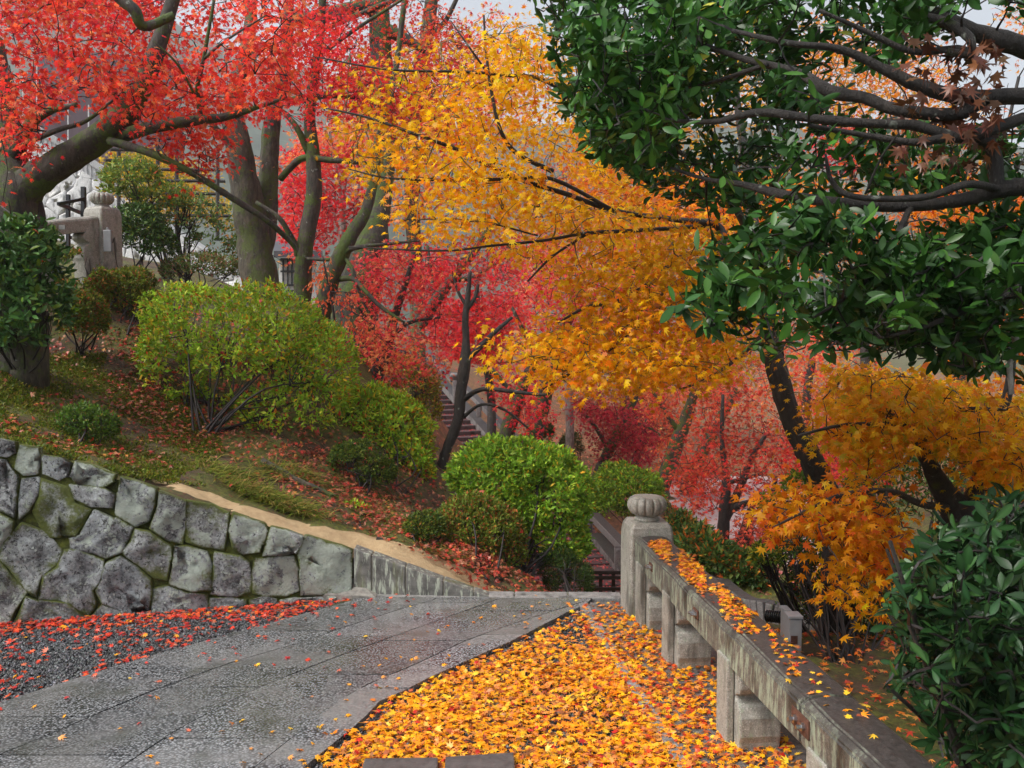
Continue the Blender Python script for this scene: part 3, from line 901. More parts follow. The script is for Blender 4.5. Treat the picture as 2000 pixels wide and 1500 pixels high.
def stone_part(poly2, to3, nrm, gap, bulge, name, mat, parent, lich, r, rough=1.0):
    """a faced stone: rounded rim, rough domed face, sides running back into the wall"""
    q = np.array(poly2); c = q.mean(0)
    # rounder outline: corners cut, then resampled
    rim = []
    for i in range(len(q)):
        a, b = q[i], q[(i + 1) % len(q)]
        L = np.linalg.norm(b - a)
        if L < 4: continue
        k = max(2, min(5, int(L / 22)))
        for t in np.linspace(.05, .95, k): rim.append(a + (b - a) * t)
    rim = np.array(rim)
    if len(rim) < 5: return None
    d = rim - c; Ln = np.linalg.norm(d, axis=1, keepdims=True)
    rim = c + d * (1 - gap / np.maximum(Ln, 1)) 
    rim += r.normal(0, 1.3, rim.shape)
    sc = max(1.0, bulge / .06)
    n = len(rim); R3 = to3(rim[:, 0], rim[:, 1]); C3 = to3(np.array([c[0]]), np.array([c[1]]))[0]
    V = []; A = []
    rings = [(1.0, -.10, 1), (1.0, .4, 1), (.972, .78, .75), (.9, .92, .3), (.72, .97, .05), (.48, 1.0, 0), (.25, 1.0, 0)]
    tw = r.normal(0, .16, 2); mp = max(0, r.normal(-.02, .06))
    for s, hgt, g in rings:
        P3 = C3 + (R3 - C3) * s
        rel = (rim - c) * s / 60.0
        hh = bulge * (hgt if hgt > 0 else hgt * 3 / max(bulge, .03) * .03 * 10)
        dz = hh + (bulge * .5 * (rel @ tw) * min(1, hgt) if hgt > 0 else 0)
        nz = .020 * wav(P3, 8 / sc) * sc + .015 * wav(P3, 19 / sc, 3) * sc + .007 * wav(P3, 47 / sc, 1) * sc
        nz = nz * rough
        hh_ = np.asarray(dz + nz * (hgt > 0)) * np.ones(n)
        if hgt > .3: hh_ = .006 + .5 * (hh_ - .006 + np.sqrt((hh_ - .006) ** 2 + .0001))
        V.append(P3 + hh_[:, None] * nrm)
        A += [(lich, .2 * g - .03 + mp, 0)] * n
    V.append(C3[None] + nrm * bulge); A.append((lich, -.03 + mp, 0))
    V = np.vstack(V); K = len(rings); F = []
    for k in range(K - 1):
        for i in range(n):
            j = (i + 1) % n; F.append([k * n + i, (k + 1) * n + i, (k + 1) * n + j, k * n + j])
    for i in range(n): F.append([(K - 1) * n + i, K * n, (K - 1) * n + (i + 1) % n])
    # orientation: outward along nrm
    a, b, d3 = V[F[-1][0]], V[F[-1][1]], V[F[-1][2]]
    if np.cross(b - a, d3 - a) @ nrm < 0: F = [f[::-1] for f in F]
    me = mesh_np(name, V - off_of(parent), np.concatenate([np.array(f) for f in F]), np.array([len(f) for f in F]), np.array(A))
    return link(name, me, mat, parent, True)
rw = np.random.default_rng(3)
to3 = lambda x, y: plane_hit(x, y, WF1, wn1)
K6 = lambda rows: [(x / 3.9475, 850 + y / 3.9475) for x, y in rows]
FACES = [K6(r) for r in (
    [(-60, 15), (130, 55), (135, 130), (60, 170), (-60, 150)], [(150, 70), (300, 105), (318, 200), (290, 300), (200, 312), (110, 245)], [(330, 165), (480, 175), (560, 220), (520, 320), (450, 350), (325, 300)],
    [(585, 205), (690, 222), (895, 300), (885, 350), (815, 400), (700, 392), (590, 378), (545, 330)], [(540, 372), (815, 408), (900, 470), (860, 560), (720, 552), (575, 500)], [(930, 315), (1215, 412), (1200, 520), (1150, 665), (1050, 700), (900, 600), (905, 440)],
    [(1235, 420), (1440, 505), (1430, 700), (1410, 845), (1300, 810), (1165, 705), (1215, 560)], [(-60, 180), (60, 190), (140, 320), (140, 440), (125, 650), (-60, 540)], [(165, 335), (300, 330), (310, 450), (230, 580), (150, 650), (145, 500)],
    [(325, 330), (520, 390), (570, 510), (705, 565), (645, 690), (600, 780), (480, 790), (380, 780), (305, 690), (250, 590), (315, 450)], [(725, 570), (900, 640), (1030, 708), (1000, 800), (930, 905), (820, 950), (700, 905), (545, 870), (545, 800), (625, 765)],
    [(1045, 712), (1180, 745), (1320, 845), (1330, 960), (1290, 1120), (1190, 1105), (945, 905), (1005, 800)], [(-60, 555), (115, 665), (105, 735), (0, 890), (-60, 900)], [(40, 830), (180, 670), (330, 735), (480, 885), (440, 1000), (335, 1080), (290, 1235), (220, 1205), (80, 1040), (-10, 945)],
    [(490, 885), (600, 875), (800, 950), (815, 1000), (775, 1120), (722, 1200), (745, 1290), (690, 1400), (560, 1290), (295, 1260), (340, 1085), (445, 1010)], [(830, 975), (930, 930), (1180, 1115), (1172, 1230), (1150, 1350), (1030, 1385), (785, 1290), (735, 1195), (790, 1090)],
    [(1345, 850), (1440, 845), (1600, 905), (1640, 1010), (1640, 1195), (1480, 1198), (1310, 1150), (1335, 980)], [(-60, 930), (0, 965), (80, 1055), (215, 1205), (140, 1330), (85, 1470), (-60, 1470)], [(215, 1235), (300, 1270), (545, 1290), (680, 1400), (690, 1450), (90, 1480)],
    [(700, 1400), (785, 1300), (1030, 1400), (1150, 1360), (1160, 1420), (700, 1450)], [(1180, 1180), (1300, 1155), (1470, 1210), (1600, 1225), (1620, 1380), (1165, 1410), (1165, 1290)])]
FACES += [[(364, 976), (412, 986), (447, 1000), (444, 1030), (440, 1075), (400, 1072), (361, 1056)], [(453, 1001), (520, 1023), (522, 1036), (513, 1062), (508, 1080), (476, 1084), (455, 1070), (448, 1040)], [(530, 1027), (593, 1047), (591, 1062), (577, 1080), (552, 1084), (514, 1086), (520, 1060)],
          [(419, 1078), (470, 1084), (487, 1098), (491, 1130), (488, 1155), (468, 1166), (430, 1164), (412, 1158), (416, 1120)], [(497, 1090), (520, 1088), (573, 1085), (583, 1110), (584, 1153), (560, 1162), (520, 1164), (493, 1158), (494, 1120)], [(598, 1046), (666, 1065), (688, 1074), (686, 1156), (642, 1162), (590, 1160), (586, 1110), (580, 1082)],
          [(412, 1168), (460, 1166), (481, 1170), (484, 1186), (408, 1194)], [(486, 1170), (512, 1165), (540, 1168), (542, 1182), (488, 1186)], [(546, 1170), (580, 1166), (632, 1166), (638, 1176), (548, 1182)], [(642, 1164), (684, 1160), (688, 1174), (642, 1176)]]
for c in FACES:
    y0 = min(p[1] for p in c); x0 = np.mean([p[0] for p in c])
    top = y0 - (857 + .3101 * x0) < 30
    stone_part(c, to3, wn1, -1.6, rw.uniform(.02, .036), 'stone', M_RUBBLE, wall, (.055 if top else .02) + rw.normal(0, .04), rw)
for i in range(len(seeds)):
    if seeds[i][0] > 0: continue
    c = cell(seeds, i, lambda q: clip_half(wall_clip(q), 1, 0, -14))
    if len(c) < 3: continue
    stone_part(c, to3, wn1, .9, rw.uniform(.02, .036), 'stone', M_RUBBLE, wall, rw.normal(.02, .045), rw)
# mossy mortar and the body behind the stones
def m_moss():
    m, nt, b, pos = new_mat('joint_moss')
    c = ramp(nt, noise(nt, pos, 12, 6, .7), [(0.3, (0.02, 0.02, 0.008)), (0.5, (0.06, 0.07, 0.01)), (0.7, (0.15, 0.17, 0.02))])
    nt.links.new(c, b.inputs['Base Color']); b.inputs['Roughness'].default_value = .9
    bump(nt, noise(nt, pos, 60, 5), b, .8, .02); return m
M_MOSS = m_moss()
out2 = [(-640, 662), (0, 860), (400, 984), (687, 1073), (687, 1170), (0, 1226), (-640, 1268)]
fr = to3(np.array([p[0] for p in out2], float), np.array([p[1] for p in out2], float)) - wn1 * .004
bk = fr + back * .34; bk[:, 2] = fr[:, 2]; bk[:4, 2] -= .22; fr[:4] = fr[:4] - np.array([0, 0, .02])
m = MB(); m.prism(list(fr), list(bk)); m.build('mossy_core', M_MOSS, wall)
# dressed wedge of the wall, five blocks with vertical joints
wdir = unit(WF2 - WF1); wn2 = unit(np.cross(wdir, np.array([0, 0, 1.0]))); wn2 = wn2 if wn2[1] < 0 else -wn2
to4 = lambda x, y: plane_hit(np.asarray(x, float), np.asarray(y, float), WF1, wn2)
xs = [690, 726, 792, 866, 925, 972]
for a, b in zip(xs[:-1], xs[1:]):
    ty = lambda x: 1071 + (x - 690) * (1171 - 1071) / 280
    g = 1.0
    fx = np.array([a + g, b - g, b - g, a + g], float); fy = np.array([ty(a), ty(b), 1178, 1178], float)
    f = to4(fx, fy); bb = f + np.array([0, .13, 0])
    m = MB(); m.prism(list(f), list(bb)); m.build('dressed_block', M_STREAK, wall, bevel=.008)
f = to4(np.array([691, 968, 968, 691.]), np.array([1074, 1172, 1180, 1180.])) - wn2 * .01
m = MB(); m.prism(list(f), list(f + np.array([0, .12, 0]))); m.build('joint_mortar', m_plain('pale_mortar', (0.25, 0.23, 0.18), .8), wall)

# ------------------------------------------------------------------ stone railings
def railing(name, label, p_post, axis, lens, zt, h, w, bal_at, scale=1.0, mats=(M_RAIL, M_GRAN), group=None, ground_z=0.0, joints=()):
    """end post with a melon finial, a heavy rail and carved struts. axis: from the post along the rail."""
    root = thing(name, label, 'railing', p_post, group)
    ax_ = unit(np.asarray(axis, float)); sd = unit(np.cross(ax_, np.array([0, 0, 1.0])))
    post = p_post
    # post body: rounded shoulders
    m = MB(); W = .292 * scale / 2; z0, z1 = ground_z, ground_z + .63 * scale
    rows = [(1.0, z0 - .25), (1.0, z0 + .50 * scale), (.985, z0 + .555 * scale), (.93, z0 + .60 * scale), (.80, z0 + .628 * scale), (.52, z1)]
    V = []; F = []
    oct_ = [(-1, -.72), (-.72, -1), (.72, -1), (1, -.72), (1, .72), (.72, 1), (-.72, 1), (-1, .72)]
    oct_ = [(x * 1.0 if abs(x) == 1 else x / .72 * .9, y * 1.0 if abs(y) == 1 else y / .72 * .9) for x, y in oct_]
    fx = unit(np.array([ax_[0], ax_[1], 0])); fs = unit(np.array([sd[0], sd[1], 0]))
    for s, z in rows:
        V += [np.array([post[0], post[1], 0]) + fx * x * W * s + fs * y * W * s + np.array([0, 0, z]) for x, y in oct_]
    n = 8
    for k in range(len(rows) - 1):
        for i in range(n):
            j = (i + 1) % n; F.append([k * n + i, k * n + j, (k + 1) * n + j, (k + 1) * n + i])
    F.append(list(range((len(rows) - 1) * n, len(rows) * n)))
    m.add(V, F); pb = m.build('end_post', mats[1], root, bevel=.006)
    c = (post[0], post[1], z1 - .003)
    m = MB(); m.lathe(c, [(.085 * scale, 0, 0), (.083 * scale, .018 * scale, 0), (.074 * scale, .024 * scale, 0), (.078 * scale, .036 * scale, 0)], 20)
    m.build('neck', mats[1], pb, True)
    m = MB(); R = .132 * scale; hh = .128 * scale
    prof = [(R * .58, 0, 0), (R * .80, hh * .12, .7), (R * .95, hh * .32, 1), (R, hh * .52, 1), (R * .97, hh * .72, 1), (R * .88, hh * .88, .9), (R * .74, hh * .97, .6), (R * .45, hh, .1), (R * .05, hh * .985, 0)]
    m.lathe((c[0], c[1], c[2] + .034 * scale), prof, 112, 14, .17); m.build('finial', mats[1], pb, True)
    # rail: slightly crowned top
    segs = [0] + list(joints) + [lens]
    for a, b in zip(segs[:-1], segs[1:]):
        s0 = post + ax_ * (W + a) + (0 if a == 0 else .003) * ax_; s1 = post + ax_ * (W + b - .003)
        pr = [(-w / 2, zt - h), (w / 2, zt - h), (w / 2, zt - .028), (w / 2 - .03, zt - .006), (0, zt), (-w / 2 + .03, zt - .006), (-w / 2, zt - .028)]
        t = [np.array([s0[0], s0[1], z + (s0[2] - post[2])]) + fs * x for x, z in pr]; e = [np.array([s1[0], s1[1], z + (s1[2] - post[2])]) + fs * x for x, z in pr]
        m = MB(); m.prism(t, e)
        # sag and chips: slice lengthwise
        o = m.build('rail', mats[0], root)
        bm = bmesh.new(); bm.from_mesh(o.data)
        bmesh.ops.subdivide_edges(bm, edges=[ed for ed in bm.edges if ed.calc_length() > .5], cuts=14)
        bmesh.ops.bevel(bm, geom=[ed for ed in bm.edges if len(ed.link_faces) == 2 and ed.calc_face_angle(0) > .5], offset=.008, segments=2, affect='EDGES', clamp_overlap=True)
        for v in bm.verts:
            q = np.array(v.co); v.co = Vector(q + .0035 * np.array([wav(q, 14, 1), wav(q, 11, 2), wav(q, 13, 3)]))
        bm.normal_update(); bm.to_mesh(o.data); bm.free()
    for a in bal_at:
        b0 = post + ax_ * a; gz = ground_z + (b0[2] - post[2]); zb = zt - h + (b0[2] - post[2])
        H = zb - gz + .03
        half = [(.095, H), (.098, H * .9), (.125, H * .82), (.132, H * .73), (.118, H * .665), (.075, H * .625), (.062, H * .6), (.07, H * .575), (.112, H * .52), (.134, H * .4), (.138, H * .2), (.128, .05), (.1, -.2)]
        prof = [(-x, z) for x, z in half] + [(x, z) for x, z in half[::-1]]
        lo, hi = -.085, .105
        A = [np.array([b0[0], b0[1], gz + z]) + fx * x * scale - fs * lo * scale * SIDE for x, z in prof]; B = [np.array([b0[0], b0[1], gz + z]) + fx * x * scale - fs * hi * scale * SIDE for x, z in prof]
        m = MB(); m.prism(A, B); m.build('carved_strut', mats[1], root, bevel=.01)
        m = MB(); cc = np.array([b0[0], b0[1], gz + H / 2 - .05]) + fs * .105 * scale * SIDE - fx * .01
        m.box(cc, (.15 * scale, .034 * scale, H + .1), fx, fs); m.build('strut_face', mats[1], root, bevel=.008)
    return root, fx, fs
SIDE = 1
POST = G(1262, 1197)
RAX = unit(np.array([.315, -3.2, 0]))
RZ, RH, RWd = .555, .18, .225
sdv = np.cross(RAX, [0, 0, 1.0])
SIDE = 1 if sdv[0] < 0 else -1     # struts bulge to the right of the view
JNT = 2.62
near_rail, rfx, rfs = railing('stone_railing', 'weathered stone railing with fallen orange leaves along its top and a melon shaped finial', POST, RAX, 5.4, RZ, RH, RWd, [.28, .93, 1.92, 2.92, 3.9], 1.0, joints=[JNT])
lside = rfs if rfs[0] < 0 else -rfs
M_STEEL = m_plain('galvanised_bolt', (0.45, 0.45, 0.46), .3, 1.0, .1)
M_RUST = m_plain('rusty_plate', (0.085, 0.034, 0.02), .7, 0, .5, 40)
W2 = .155
for a, plate in ((.42, 0), (1.33, 0), (JNT - W2 + W2, 1)):
    b0 = POST + RAX * (W2 + a) + lside * (RWd / 2 + .004); b0[2] = RZ - RH * .5
    m = MB(); m.box(b0, ((.15 if plate else .075), .009, (.07 if plate else .045)), rfx, rfs); pt = m.build('steel_plate', M_RUST, near_rail, bevel=.002)
    for s in (-.5, .5):
        c = b0 + rfx * s * (.07 if plate else .034) + lside * .004
        m = MB(); m.tube([c, c + lside * .012, c + lside * .013, c + lside * .03], [.015, .015, .008, .008], 8); m.build('bolt', M_STEEL, pt)
# holes and crack marks on the post are dimples; plinth under the struts
pp = [G(1200, 1183), G(1229, 1217), G(1263, 1275), G(1285, 1313)]
e0 = POST + lside * .36 - RAX * .18; e1 = POST + RAX * 5.6 + lside * .30
r0 = POST - lside * .28 - RAX * .18; r1 = POST + RAX * 5.6 - lside * .28
def lerp(a, b, t): return a + (b - a) * t
for k in range(4):
    t0, t1 = k / 4 + .0008, (k + 1) / 4 - .0008
    A = [lerp(e0, e1, t0), lerp(e0, e1, t1), lerp(r0, r1, t1), lerp(r0, r1, t0)]
    A = [np.array([a[0], a[1], .018]) for a in A]
    m = MB(); m.prism(A, [a - np.array([0, 0, .5]) for a in A]); m.build('plinth_slab', M_PLINTH, near_rail, bevel=.008)
# pale kerb of the plinth
for k in range(5):
    t0, t1 = k / 5 + .0008, (k + 1) / 5 - .0008
    a, b = lerp(e0, e1, t0) + lside * .035, lerp(e0, e1, t1) + lside * .035
    m = MB(); m.bar(np.array([a[0], a[1], -.05]), np.array([b[0], b[1], -.05]), .066, .15); m.build('edging_stone', M_EDGE, near_rail, bevel=.008)
# end stone between path and plinth at the crest
a, b = G(1152, 1184), G(1206, 1185)
m = MB(); m.bar(np.array([a[0], a[1], -.045]), np.array([b[0] - .01, b[1], -.045]), .08, .13); tag(m.build('crest_stone', M_PLINTH, bevel=.01), kind='structure')

# far left railing at the top of the bank
LP = P(203, 524, 10.4)
LP[2] = ground(LP[0], LP[1])[0]
La = P(30, 436, 9.3); Lb = P(222, 417, 10.4)
lax = La - Lb; lax[2] = La[2] - Lb[2]
sdv = np.cross(unit(np.array([lax[0], lax[1], 0])), [0, 0, 1.0]); SIDE = 1 if sdv[1] > 0 else -1
zb = P(203, 420, 10.4)[2]
LPB = np.array([LP[0], LP[1], zb - .55])
left_rail, lfx, lfs = railing('stone_railing', 'grey stone railing with melon finial on the bank beside the black metal gate', LPB, lax, 1.35, zb + .0, .17, .2, [.22, .85], 1.0, (M_GRAN, M_GRAN), None, zb - .55)
front = lfs if lfs[1] < 0 else -lfs
M_GALV = m_plain('grey_metal_box', (0.25, 0.26, 0.27), .4, .3, .12)
m = MB(); c = P(212, 471, 10.15); m.box(c, (.088, .075, .24)); b_ = m.build('meter_box', M_GALV, bevel=.008)
tag(b_, 'slim grey metal box fixed to the left stone post with cables', 'metal box')
m = MB(); m.tube([c + [0, 0, .12], c + [0, 0, .15]], .02, 8); m.build('cable_gland', M_GALV, b_)
OFF.pop(b_.name, None)
m = MB(); m.tube(spline([c + [.045, 0, -.02], c + [.075, -.02, .03], c + [.07, 0, -.15], c + [.1, 0, -.3], c + [.17, .05, -.42]]), .006, 5); m.build('cable', M_BARK, b_)
m = MB(); c = P(119, 444, 9.72); m.box(c + front * .02, (.065, .02, .045)); m.build('name_plate', m_plain('dull_plate', (.2, .2, .19), .4, .5), left_rail)

# black metal gate behind it
M_BLACK = m_plain('black_painted_metal', (0.006, 0.007, 0.009), .35, 0, .2)
gp = P(150, 485, 12.2); gate = thing('metal_gate', 'black metal bar gate standing behind the left stone railing', 'gate', gp)
for rows, w in (((((133, 380, 12.0)), (133, 495, 12.0)), .047), (((163, 365, 12.3), (163, 492, 12.3)), .055), (((114, 398, 11.6), (165, 388, 12.3)), .04), (((114, 398, 11.6), (163, 418, 12.6)), .04), (((133, 462, 12.0), (165, 474, 12.6)), .035)):
    a, b = P(*rows[0]), P(*rows[1]); m = MB()
    upv = (0, 1, 0) if abs(a[2] - b[2]) > .5 else (0, 0, 1)
    m.bar(a, b, w, w, upv); m.build('post' if upv == (0, 1, 0) else 'bar', M_BLACK, gate, bevel=.004)

# ------------------------------------------------------------------ stairs beyond the crest
M_STEP = m_granite('wet_step', (0.032, 0.02, 0.02), (0.11, 0.075, 0.075), .0)
def flight(name, label, a, b, width, n0, n1, extra):
    """a,b: right edge bottom and top points of the visible run"""
    a = np.asarray(a); b = np.asarray(b); root = thing(name, None, None, a); tag(root, kind='structure')
    d = b - a; run = unit(np.array([d[0], d[1], 0])); L = np.linalg.norm(d[:2]); rise = d[2] / n1; tr = L / n1
    left = np.array([-run[1], run[0], 0])
    for k in range(n0, n1 + extra):
        p = a + run * tr * k; z = a[2] + rise * k
        c = p + left * width / 2 + run * tr * .62; c[2] = z - .15
        m = MB(); m.box(c, (tr * 1.24 - .004, width, .3), run, left); m.build('step', M_STEP, root, bevel=.012)
    return root, run, left, rise, tr
uA, uB = P(962, 852, 26), P(862, 730, 30.8)
st1 = flight('stone_stairs', 'stairs', uA, uB, 3.2, -3, 13, 8)
lA, lB = P(1226, 1112, 16.6), P(1178, 1052, 18.3)
st2 = flight('stone_stairs', 'stairs', lA, lB, 3.4, -6, 5, 6)
def stair_side(pts_lo, pts_rail, posts, label):
    root = thing('stair_railing', label, 'railing', pts_lo[0])
    m = MB(); m.bar(pts_lo[0], pts_lo[1], .3, .2); m.build('side_curb', M_GRAND, root, bevel=.02)
    for a, b in pts_rail:
        m = MB(); m.bar(a, b, .2, .15); m.build('rail', M_GRAND, root, bevel=.02)
    for p, top, fin in posts:
        m = MB(); m.box((p + top) / 2, (.15, .15, top[2] - p[2])); q = m.build('post', M_GRAND, root, bevel=.03)
        if fin:
            m = MB(); m.lathe(top, [(.08, 0, 0), (.08, .06, 0), (.15, .1, 0), (.16, .16, 0), (.12, .22, 0), (.02, .23, 0)], 16); m.build('finial', M_GRAND, q, True)
    return root
r1 = st1[1]
off = -st1[2] * .25
stair_side((P(968, 868, 25.6) + off * .2, P(812, 690, 32)), [(P(886, 742, 28.2), P(806, 658, 32)), (P(1045, 896, 23.6), P(908, 757, 28))],
           [(P(889, 790, 28), P(889, 742, 28), True), (P(866, 745, 29), P(866, 720, 29), False), (P(935, 815, 26.6), P(935, 790, 26.6), False), (P(985, 860, 25), P(985, 838, 25), False)], 'dark wet stone railing along the upper flight of leaf strewn steps')
stair_side((P(1226, 1125, 16.3), P(1166, 1050, 18.3)), [(P(1245, 1096, 16.0), P(1160, 1008, 18.4))],
           [(P(1208, 1115, 16.5), P(1208, 1068, 16.5), False), (P(1150, 1045, 18.6), P(1150, 1004, 18.6), False)], 'wet stone railing along the lower flight of steps behind the near post')
# low dark wooden barrier at the foot
M_WOODD = m_plain('dark_stained_wood', (0.022, 0.012, 0.01), .45, 0, .4, 12)
bp = P(1195, 1175, 14.2); bar_ = thing('wooden_barrier', 'low dark wooden barrier across the foot of the steps', 'barrier', bp)
for x in (1146, 1173, 1198, 1224, 1250):
    m = MB(); m.bar(P(x, 1190, 14.2), P(x, 1119, 14.2), .055, .055, (0, 1, 0)); m.build('post', M_WOODD, bar_, bevel=.005)
for y in (1118, 1128, 1150, 1165):
    m = MB(); a, b = P(1140, y, 14.15), P(1256, y, 14.15); m.bar(a, b, .04, .055); m.build('bar', M_WOODD, bar_, bevel=.005)

# ------------------------------------------------------------------ far left: white masonry terrace with a stone fence
M_WHITE = m_granite('pale_limewashed_masonry', (0.42, 0.42, 0.41), (0.66, 0.66, 0.65), .0)
ww = thing('terrace_wall', 'bright pale stone terrace wall sloping down behind the left maple trunk', 'wall', P(250, 520, 36))
wp0 = P(75, 255, 34.0); wp1 = P(480, 515, 37.0)
wpn = unit(np.array([.25, -1, .28]))
to5 = lambda x, y: plane_hit(np.asarray(x, float), np.asarray(y, float), P(250, 420, 35), wpn)
wr = np.random.default_rng(8)
sd5 = []
for gx_ in range(-3, 16):
    for gy_ in range(0, 10):
        sd5.append((gx_ * 36 + wr.uniform(-11, 11) + (gy_ % 2) * 17, 250 + gy_ * 36 + wr.uniform(-11, 11)))
def clip5(poly):
    poly = clip_half(poly, .6419, -1, -232.0); return clip_half(clip_half(poly, 0, 1, 575), 1, 0, 500)
for i in range(len(sd5)):
    c = cell(sd5, i, clip5)
    if len(c) < 3: continue
    q = np.array(c)
    if (q[:, 0].max() - q[:, 0].min()) < 8 or (q[:, 1].max() - q[:, 1].min()) < 8: continue
    stone_part(c, to5, wpn, .3, .05, 'stone', M_WHITE, ww, 0, wr, .35)
f = to5(np.array([-110, 500, 500, -110.]), np.array([165, 556, 580, 580.])) - wpn * .05
m = MB(); m.prism(list(f), list(f + np.array([0, 2.0, 0]))); m.build('core', m_plain('grey_mortar', (.42, .42, .41), .8), ww)
fn = thing('stone_fence', 'pale stone fence stepping down along the top of the terrace wall', 'fence', P(75, 262, 35))
top0, top1 = P(40, 233, 35), P(330, 409, 36.6)
m = MB(); m.bar(top0, top1, .35, .26); m.build('coping', M_WHITE, fn, bevel=.03)
m = MB(); m.bar(top0 - [0, 0, .78], top1 - [0, 0, .78], .35, .2); m.build('sill', M_WHITE, fn, bevel=.03)
for k in range(34):
    p = lerp(top0, top1, (k + .5) / 34); m = MB(); m.box(p - [0, 0, .42], (.16, .16, .62)); m.build('baluster', M_WHITE, fn)

# temple hall behind, mostly hidden by leaves
hb = P(150, 270, 62); hall = thing('temple_hall', 'dark tiled roof and dim purple wall of a hall behind the terrace', 'building', hb)
M_ROOF = m_plain('wet_roof_tile', (0.05, 0.045, 0.055), .5, 0, .25, 3); M_HALL = m_plain('dim_plaster', (0.16, 0.11, 0.13), .8, 0, .15, 1)
a = P(40, 160, 62); b = P(330, 180, 68)
for k in range(16):
    t0, t1 = k / 16, (k + .92) / 16
    A = lerp(a, b, t0); B = lerp(a, b, t1)
    m = MB(); m.prism([A, B, B + [0, 4, 3.4], A + [0, 4, 3.4]], [v - np.array([0, 0, .3]) for v in (A, B, B + [0, 4, 3.4], A + [0, 4, 3.4])]); m.build('roof_tile_row', M_ROOF, hall)
m = MB(); a2, b2 = P(55, 165, 63), P(300, 185, 66); m.prism([a2, b2, b2 + [0, 6, 0], a2 + [0, 6, 0]], [v - np.array([0, 0, 5.5]) for v in (a2, b2, b2 + [0, 6, 0], a2 + [0, 6, 0])]); m.build('wall', M_HALL, hall)
M_POLE = m_plain('pale_pole', (0.6, 0.6, 0.6), .4)
PN = ('leftmost', 'second from the left', 'third from the left', 'rightmost')
for k, (x, y0, y1) in enumerate([(45, 140, 290), (72, 120, 280), (133, 185, 285), (173, 205, 290)]):
    m = MB(); m.tube([P(x, y1, 52), P(x, y0, 52)], .035, 6)
    tag(m.build('flag_pole', M_POLE), 'thin pale pole before the dim hall, %s of the four poles' % PN[k], 'pole', 'thin pale poles before the hall')

# bamboo trellis with yellow foliage
tr = thing('bamboo_trellis', 'dark bamboo pole trellis in front of yellow foliage behind the bank', 'trellis', P(290, 400, 27))
for y, x0, x1 in ((292, 215, 300), (313, 205, 285), (330, 210, 430), (352, 230, 440), (377, 240, 440), (398, 250, 440), (420, 300, 450)):
    m = MB(); m.tube([P(x0, y, 26), P(x1, y + 2, 27)], .05, 6); m.build('pole', M_BARK, tr)
for x in (232, 308, 345, 425):
    m = MB(); m.tube([P(x, 285, 26.6), P(x, 470, 26.6)], .055, 6); m.build('upright', M_BARK, tr)
crown(tr, [([(200, 300), (290, 290), (430, 330), (450, 440), (250, 410)], (27.5, 30), 170, 16)], [(1, .75, .5, .02), (1, .6, .36, .02), (.5, .3, .3, .03)], .16, [], T_STAR, spread=.5, seed=71, name='yellow_foliage')

# white plastered lattice building glimpsed between the trunks
pb_ = thing('plaster_house', 'white plaster wall with dark timber lattice seen between mossy trunks', 'building', P(575, 600, 34))
m = MB(); m.prism([P(545, 505, 34), P(618, 505, 34), P(618, 505, 36), P(545, 505, 36)], [P(545, 640, 34), P(618, 640, 34), P(618, 640, 36), P(545, 640, 36)]); m.build('wall', M_WHITE, pb_)
for x in (553, 562, 570, 580): m = MB(); m.bar(P(x, 505, 33.95), P(x, 558, 33.95), .05, .05, (0, 1, 0)); m.build('lattice_bar', M_BLACK, pb_)
for y in (506, 530, 557, 568, 578, 590): m = MB(); m.bar(P(548, y, 33.9), P(583, y, 33.9), .05, .07); m.build('beam', M_BLACK, pb_)
m = MB(); m.prism([P(535, 490, 33), P(630, 490, 33), P(630, 470, 36), P(535, 470, 36)], [P(535, 503, 33), P(630, 503, 33), P(630, 503, 36), P(535, 503, 36)]); m.build('roof', M_ROOF, pb_)

# ------------------------------------------------------------------ things right of the railing
M_LGREY = m_plain('pale_grey_enamel', (0.33, 0.34, 0.36), .35, .1, .08)
for (x0, x1, y0, D, lab) in ((1529, 1540, 1187, 5.9, 'narrow pale grey metal post box behind the stone railing'), (1537, 1562, 1199, 5.6, 'wider pale grey metal box with a rust stain behind the stone railing')):
    a, b = P(x0, y0, D), P(x1, y0, D); w = b[0] - a[0]; zb_ = ground((a[0] + b[0]) / 2, a[1])[0] - .02
    root = thing('utility_box', lab, 'metal box', ((a[0] + b[0]) / 2, a[1], zb_))
    m = MB(); m.box(((a[0] + b[0]) / 2, a[1], (a[2] + zb_) / 2 - .01), (w, .1, a[2] - zb_ - .02)); m.build('body', M_LGREY, root, bevel=.006)
    m = MB(); m.box(((a[0] + b[0]) / 2, a[1], a[2] - .008), (w + .012, .112, .018)); m.build('lid', M_LGREY, root, bevel=.005)
    m = MB(); m.box(((a[0] + b[0]) / 2 - w * .1, a[1] - .052, zb_ + (a[2] - zb_) * .35), (w * .5, .006, .05)); m.build('rust_stain_plate', M_RUST, root)
# corrugated black pipe
pa, pbb = P(1498, 1203, 6.6), P(1536, 1206, 6.5); m = MB()
for k in range(9):
    c0 = lerp(pa, pbb, k / 9); c1 = lerp(pa, pbb, (k + .55) / 9); c2 = lerp(pa, pbb, (k + 1) / 9)
    m.tube([c0, c0 * .98 + c1 * .02, c1, c1 * .98 + c2 * .02, c2], [.034, .044, .044, .034, .034], 12, cap=False)
tag(m.build('drain_pipe', M_BLACK, None, True), 'short black corrugated drain pipe beside the pale boxes', 'pipe')
